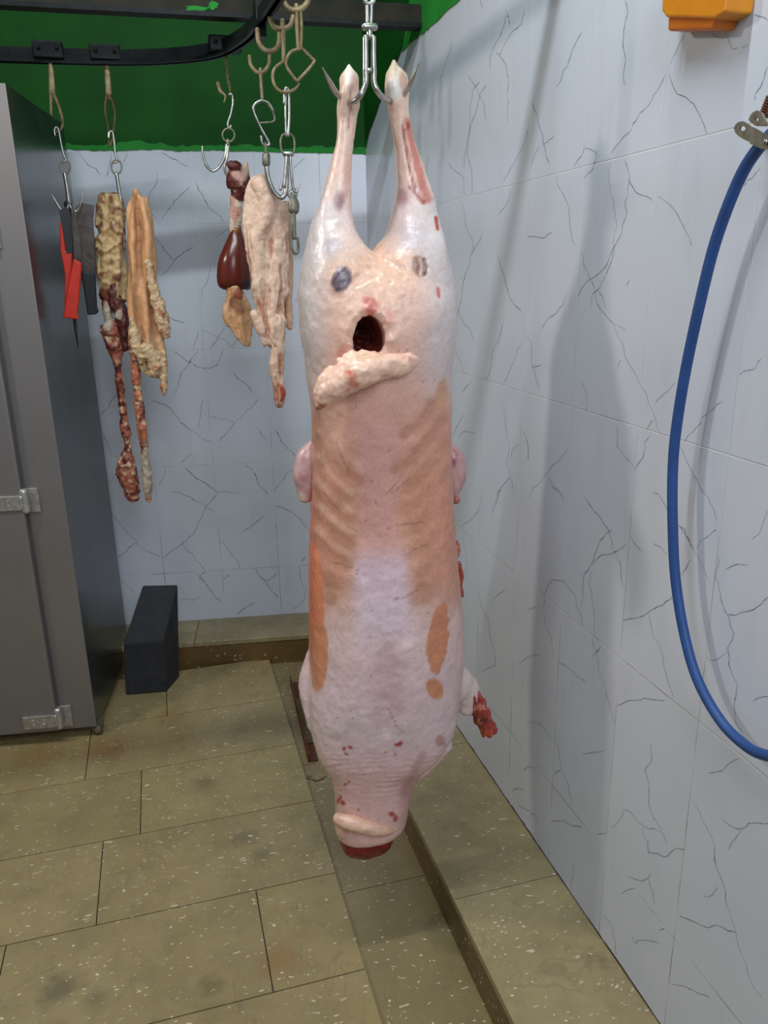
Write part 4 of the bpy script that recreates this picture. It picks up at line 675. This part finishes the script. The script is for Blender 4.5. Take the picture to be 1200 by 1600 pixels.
mb = MB(); cb(mb, (-WID + .03, -.03, BZ + .012), (-.122, .002, TOPZ - .3)); d1 = mb.build('door', M['cab'], cab, False, .006)
mb = MB(); cb(mb, (-WID, -.003, TOPZ - .28), (-.122, .003, TOPZ - .02)); mb.build('top_panel', M['cab'], cab, False, .003)
def hinge(z):
    h = MB(); cb(h, (-.235, -.038, z - .024), (-.125, -.03, z + .024)); cb(h, (-.125, -.008, z - .04), (-.078, .0, z + .04)); h.box((0, 0, 0), (0, 0, 0)); 
    h.v = h.v[:-8]; h.f = h.f[:-6]; h.m = h.m[:-6]; h.c = h.c[:-8]
    P = [CC + TT*-.118 + NN*-.022 + np.array([0, 0, z + q]) for q in (-.03, .034)]; h.tube(P, .014, 12)
    P = [CC + TT*-.125 + NN*-.033 + np.array([0, 0, z + q]) for q in (-.018, .018)]; h.tube(P, .007, 10)
    for u, q in ((-.2, .008), (-.2, -.008), (-.165, .008), (-.165, -.008)): h.ball(CC + TT*u + NN*-.037 + np.array([0, 0, z + q]), .004, 0, 8, 6)
    h.build('hinge', M['hinge'], cab, False, .0015)
for py in (366, 780, 1124):
    dd = cdir(30 if py < 500 else 60, py); hinge(ZC + 2.68*dd[2]/dd[1])
def caster(u, v):
    p = CC + TT*u + NN*v; m = MB(); m.tube([p + np.array([-.011, 0, .026]), p + np.array([.011, 0, .026])], .025, 16, round_ends=False); o = m.build('caster', M['rubber'], cab, True)
    m = MB(); m.box((-.02, -.02, .048), (.02, .02, .056), 0, (1, 1, 1), AXC, p); m.box((-.018, -.012, .02), (-.014, .012, .05), 0, (1, 1, 1), AXC, p); m.box((.014, -.012, .02), (.018, .012, .05), 0, (1, 1, 1), AXC, p); q = m.build('caster_fork', M['zinc'], o, False); 
caster(-.004, .028); caster(-WID + .05, .04); caster(-.03, DPT - .05); caster(-WID + .05, DPT - .05)

# ================================================================== BLACK BLOCK, BAR, HOSE, ORANGE BOX
yb1 = 3.02
bf = [dep(197,1089,2.945), dep(261,1086,2.925)]; z0 = .001
BL = np.array([bf[0][0], 2.945, z0]); BR = np.array([bf[1][0], 2.925, z0]); sh = np.array([.053, .11, 0.])
TL = dep(192,1007,2.945); TR = dep(255,1002,2.925); UL = dep(223,914,3.05); UR = dep(278,913,3.045)
mb = MB(); mb.hexa([BL, BR, BR + sh, BL + sh, TL, TR, UR, UL]); o = mb.build('black_block', M['foam'], None, False, .005)
tag(o, 'black slope topped block on the floor against the back ledge', 'block')
rb = thing('rusty_bar', 'rusty brown bar lying in the floor gutter behind the carcass', 'bar', (.38, 2.4, -.02))
mb = MB(); A = np.array([.372, 2.315, -.02]); B = np.array([.40, 2.86, -.02]); d = (B - A)/np.linalg.norm(B - A); n_ = np.cross((0, 0, 1), d)
mb.box((0, -.022, .0), (.56, .006, .005), 0, (1, 1, 1), (d, n_, np.array([0, 0, 1.])), A); mb.box((0, .006, .0), (.56, .012, .034), 0, (1, 1, 1), (d, n_, np.array([0, 0, 1.])), A); mb.build('angle_bar', M['rustbar'], rb, False, .001)
mb = MB(); mb.box((.1, -.02, .005), (.42, .004, .013), 0, (1, 1, 1), (d, n_, np.array([0, 0, 1.])), A); mb.build('wood_strip', M['olive'], rb, False, .002)
# stain beside it
st = MB(); zs = -.0195
for pts, wd in (([(478,1216),(486,1217),(493,1221),(502,1218),(510,1212)], 2.2), ([(480,1214),(487,1213)], 1.6)):
    W = []
    for p in jag(pts, .1, 2): d = cdir(*p); W.append(CP + d*((zs - ZC)/d[2]))
    W = np.array(W); n = len(W); T = np.gradient(W, axis=0); T /= np.linalg.norm(T, axis=1)[:, None]; Sd = np.cross(T, (0, 0, 1)); ww = wd*2.4/F*rng.uniform(.6, 1.4, n)
    st.add(list(W + Sd*ww[:, None]) + list(W - Sd*ww[:, None]), [(i, i+1, n+i+1, n+i) for i in range(n-1)])
o = st.build('blood_stain', M['stain'], None, False); tag(o, 'small dried blood smear on the gutter floor left of the neck', 'stain')
# hose
HO = .045
hs = thing('water_hose', 'thick blue rubber hose looping down the right wall', 'hose', onright(1200, 215, HO))
pts = [onright(1296,160,.012), onright(1240,185,.03), onright(1200,215,HO), onright(1160,270,HO), onright(1122,365,HO), onright(1098,455,HO), onright(1072,575,HO), onright(1056,675,HO), onright(1051,740,HO), onright(1051,815,HO), onright(1055,900,HO), onright(1068,985,HO), onright(1089,1060,HO), onright(1125,1125,HO), onright(1165,1165,HO), onright(1200,1181,HO), onright(1262,1188,HO), onright(1340,1150,HO), onright(1400,1060,HO)]
mb = MB(); mb.tube(pts, .0086, 16); mb.build('hose_tube', M['bluehose'], hs)
cl = thing('hose_clamp', 'perforated steel bracket strap holding the top of the hose', 'bracket', onright(1175, 205, .02))
def plate(px, off, th, hole=None):
    n = len(px); m = MB(); A = [onright(x, y, off) for x, y in px]; o = np.array([th, 0, 0])
    if hole:
        Hh = [onright(hole[0] + hole[2]*math.cos(t), hole[1] + hole[3]*math.sin(t), off) for t in np.linspace(0, 6.283, 13)[:-1]]
        # outline resampled to 12 points by angle round the hole
        c = np.array(hole[:2]); P = np.array(px, float); out = []
        for t in np.linspace(0, 6.283, 13)[:-1]:
            d = np.array([math.cos(t), math.sin(t)]); best = None
            for a, b in zip(P, np.roll(P, -1, 0)):
                Mx = np.array([d, a - b]).T
                if abs(np.linalg.det(Mx)) < 1e-9: continue
                s, q = np.linalg.solve(Mx, a - c)
                if s > 0 and -1e-6 <= q <= 1 + 1e-6: best = s if best is None else min(best, s)
            out.append(onright(*(c + d*(best or 8)), off))
        V = out + Hh + [p + o for p in out] + [p + o for p in Hh]; n = 12; Fc = []
        for i in range(n):
            j = (i+1) % n; Fc += [(i, j, n+j, n+i), (2*n+j, 2*n+i, 3*n+i, 3*n+j), (i, 2*n+i, 2*n+j, j), (n+i, n+j, 3*n+j, 3*n+i)]
        return m.add(V, Fc)
    V = A + [a + o for a in A]; return m.add(V, [tuple(range(n)), tuple(range(2*n-1, n-1, -1))] + [(i, (i+1) % n, n + (i+1) % n, n + i) for i in range(n)])
plate([(1146,200),(1150,193),(1158,188),(1176,199),(1172,225),(1150,210)], .056, .003, (1160,201,5,4)).build('strap_end', M['zinc'], cl, False)
plate([(1174,198),(1210,218),(1210,234),(1190,233),(1171,224)], .0565, .003).build('strap', M['zinc'], cl, False)
plate([(1169,188),(1173,178),(1181,172),(1190,176),(1200,198),(1180,197)], .066, .003, (1182,187,3,3)).build('strap_end', M['zinc'], cl, False)
mb = MB(); mb.tube([onright(1196,222,.0), onright(1196,222,.060)], .004, 8); mb.build('bolt', M['steel'], cl)
sp = thing('coil_spring', 'rusty coil spring of wire above the hose bracket', 'spring', onright(1200, 178, .03))
mb = MB(); a = onright(1193,183,.03); b = onright(1206,150,.03); ax_ = (b - a)/np.linalg.norm(b - a); u_ = np.array([1., 0, 0]); v_ = np.cross(ax_, u_); L_ = np.linalg.norm(b - a)
mb.tube([a + ax_*L_*t + .006*(u_*math.cos(t*50) + v_*math.sin(t*50)) for t in np.linspace(0, 1, 90)], .0015, 6, smooth=0); mb.build('coil', M['rustbar'], sp)
# orange wall box
ob = thing('orange_box', 'orange plastic box fixed high on the right wall', 'box', onright(1125, 10, .0))
def prism(px, o0, o1, mat, nm, bev=.004):
    n = len(px); m = MB(); V = [onright(x, y, o0) for x, y in px] ; D = [v - np.array([o1 - o0, 0, 0]) for v in V]
    m.add(V + D, [tuple(range(n)), tuple(range(2*n-1, n-1, -1))] + [(i, (i+1) % n, n + (i+1) % n, n + i) for i in range(n)]); m.build(nm, mat, ob, False, bev)
prism([(1075,-60),(1073,0),(1072,20),(1079,30),(1156,33),(1176,22),(1180,0),(1184,-60)], .0, .045, M['orange'], 'housing')
prism([(1078,28),(1077,51),(1148,49),(1156,30)], .0, .04, M['orange_d'], 'lower_cover')
print('objects', len(bpy.data.objects), 'verts', sum(len(m.vertices) for m in bpy.data.meshes))
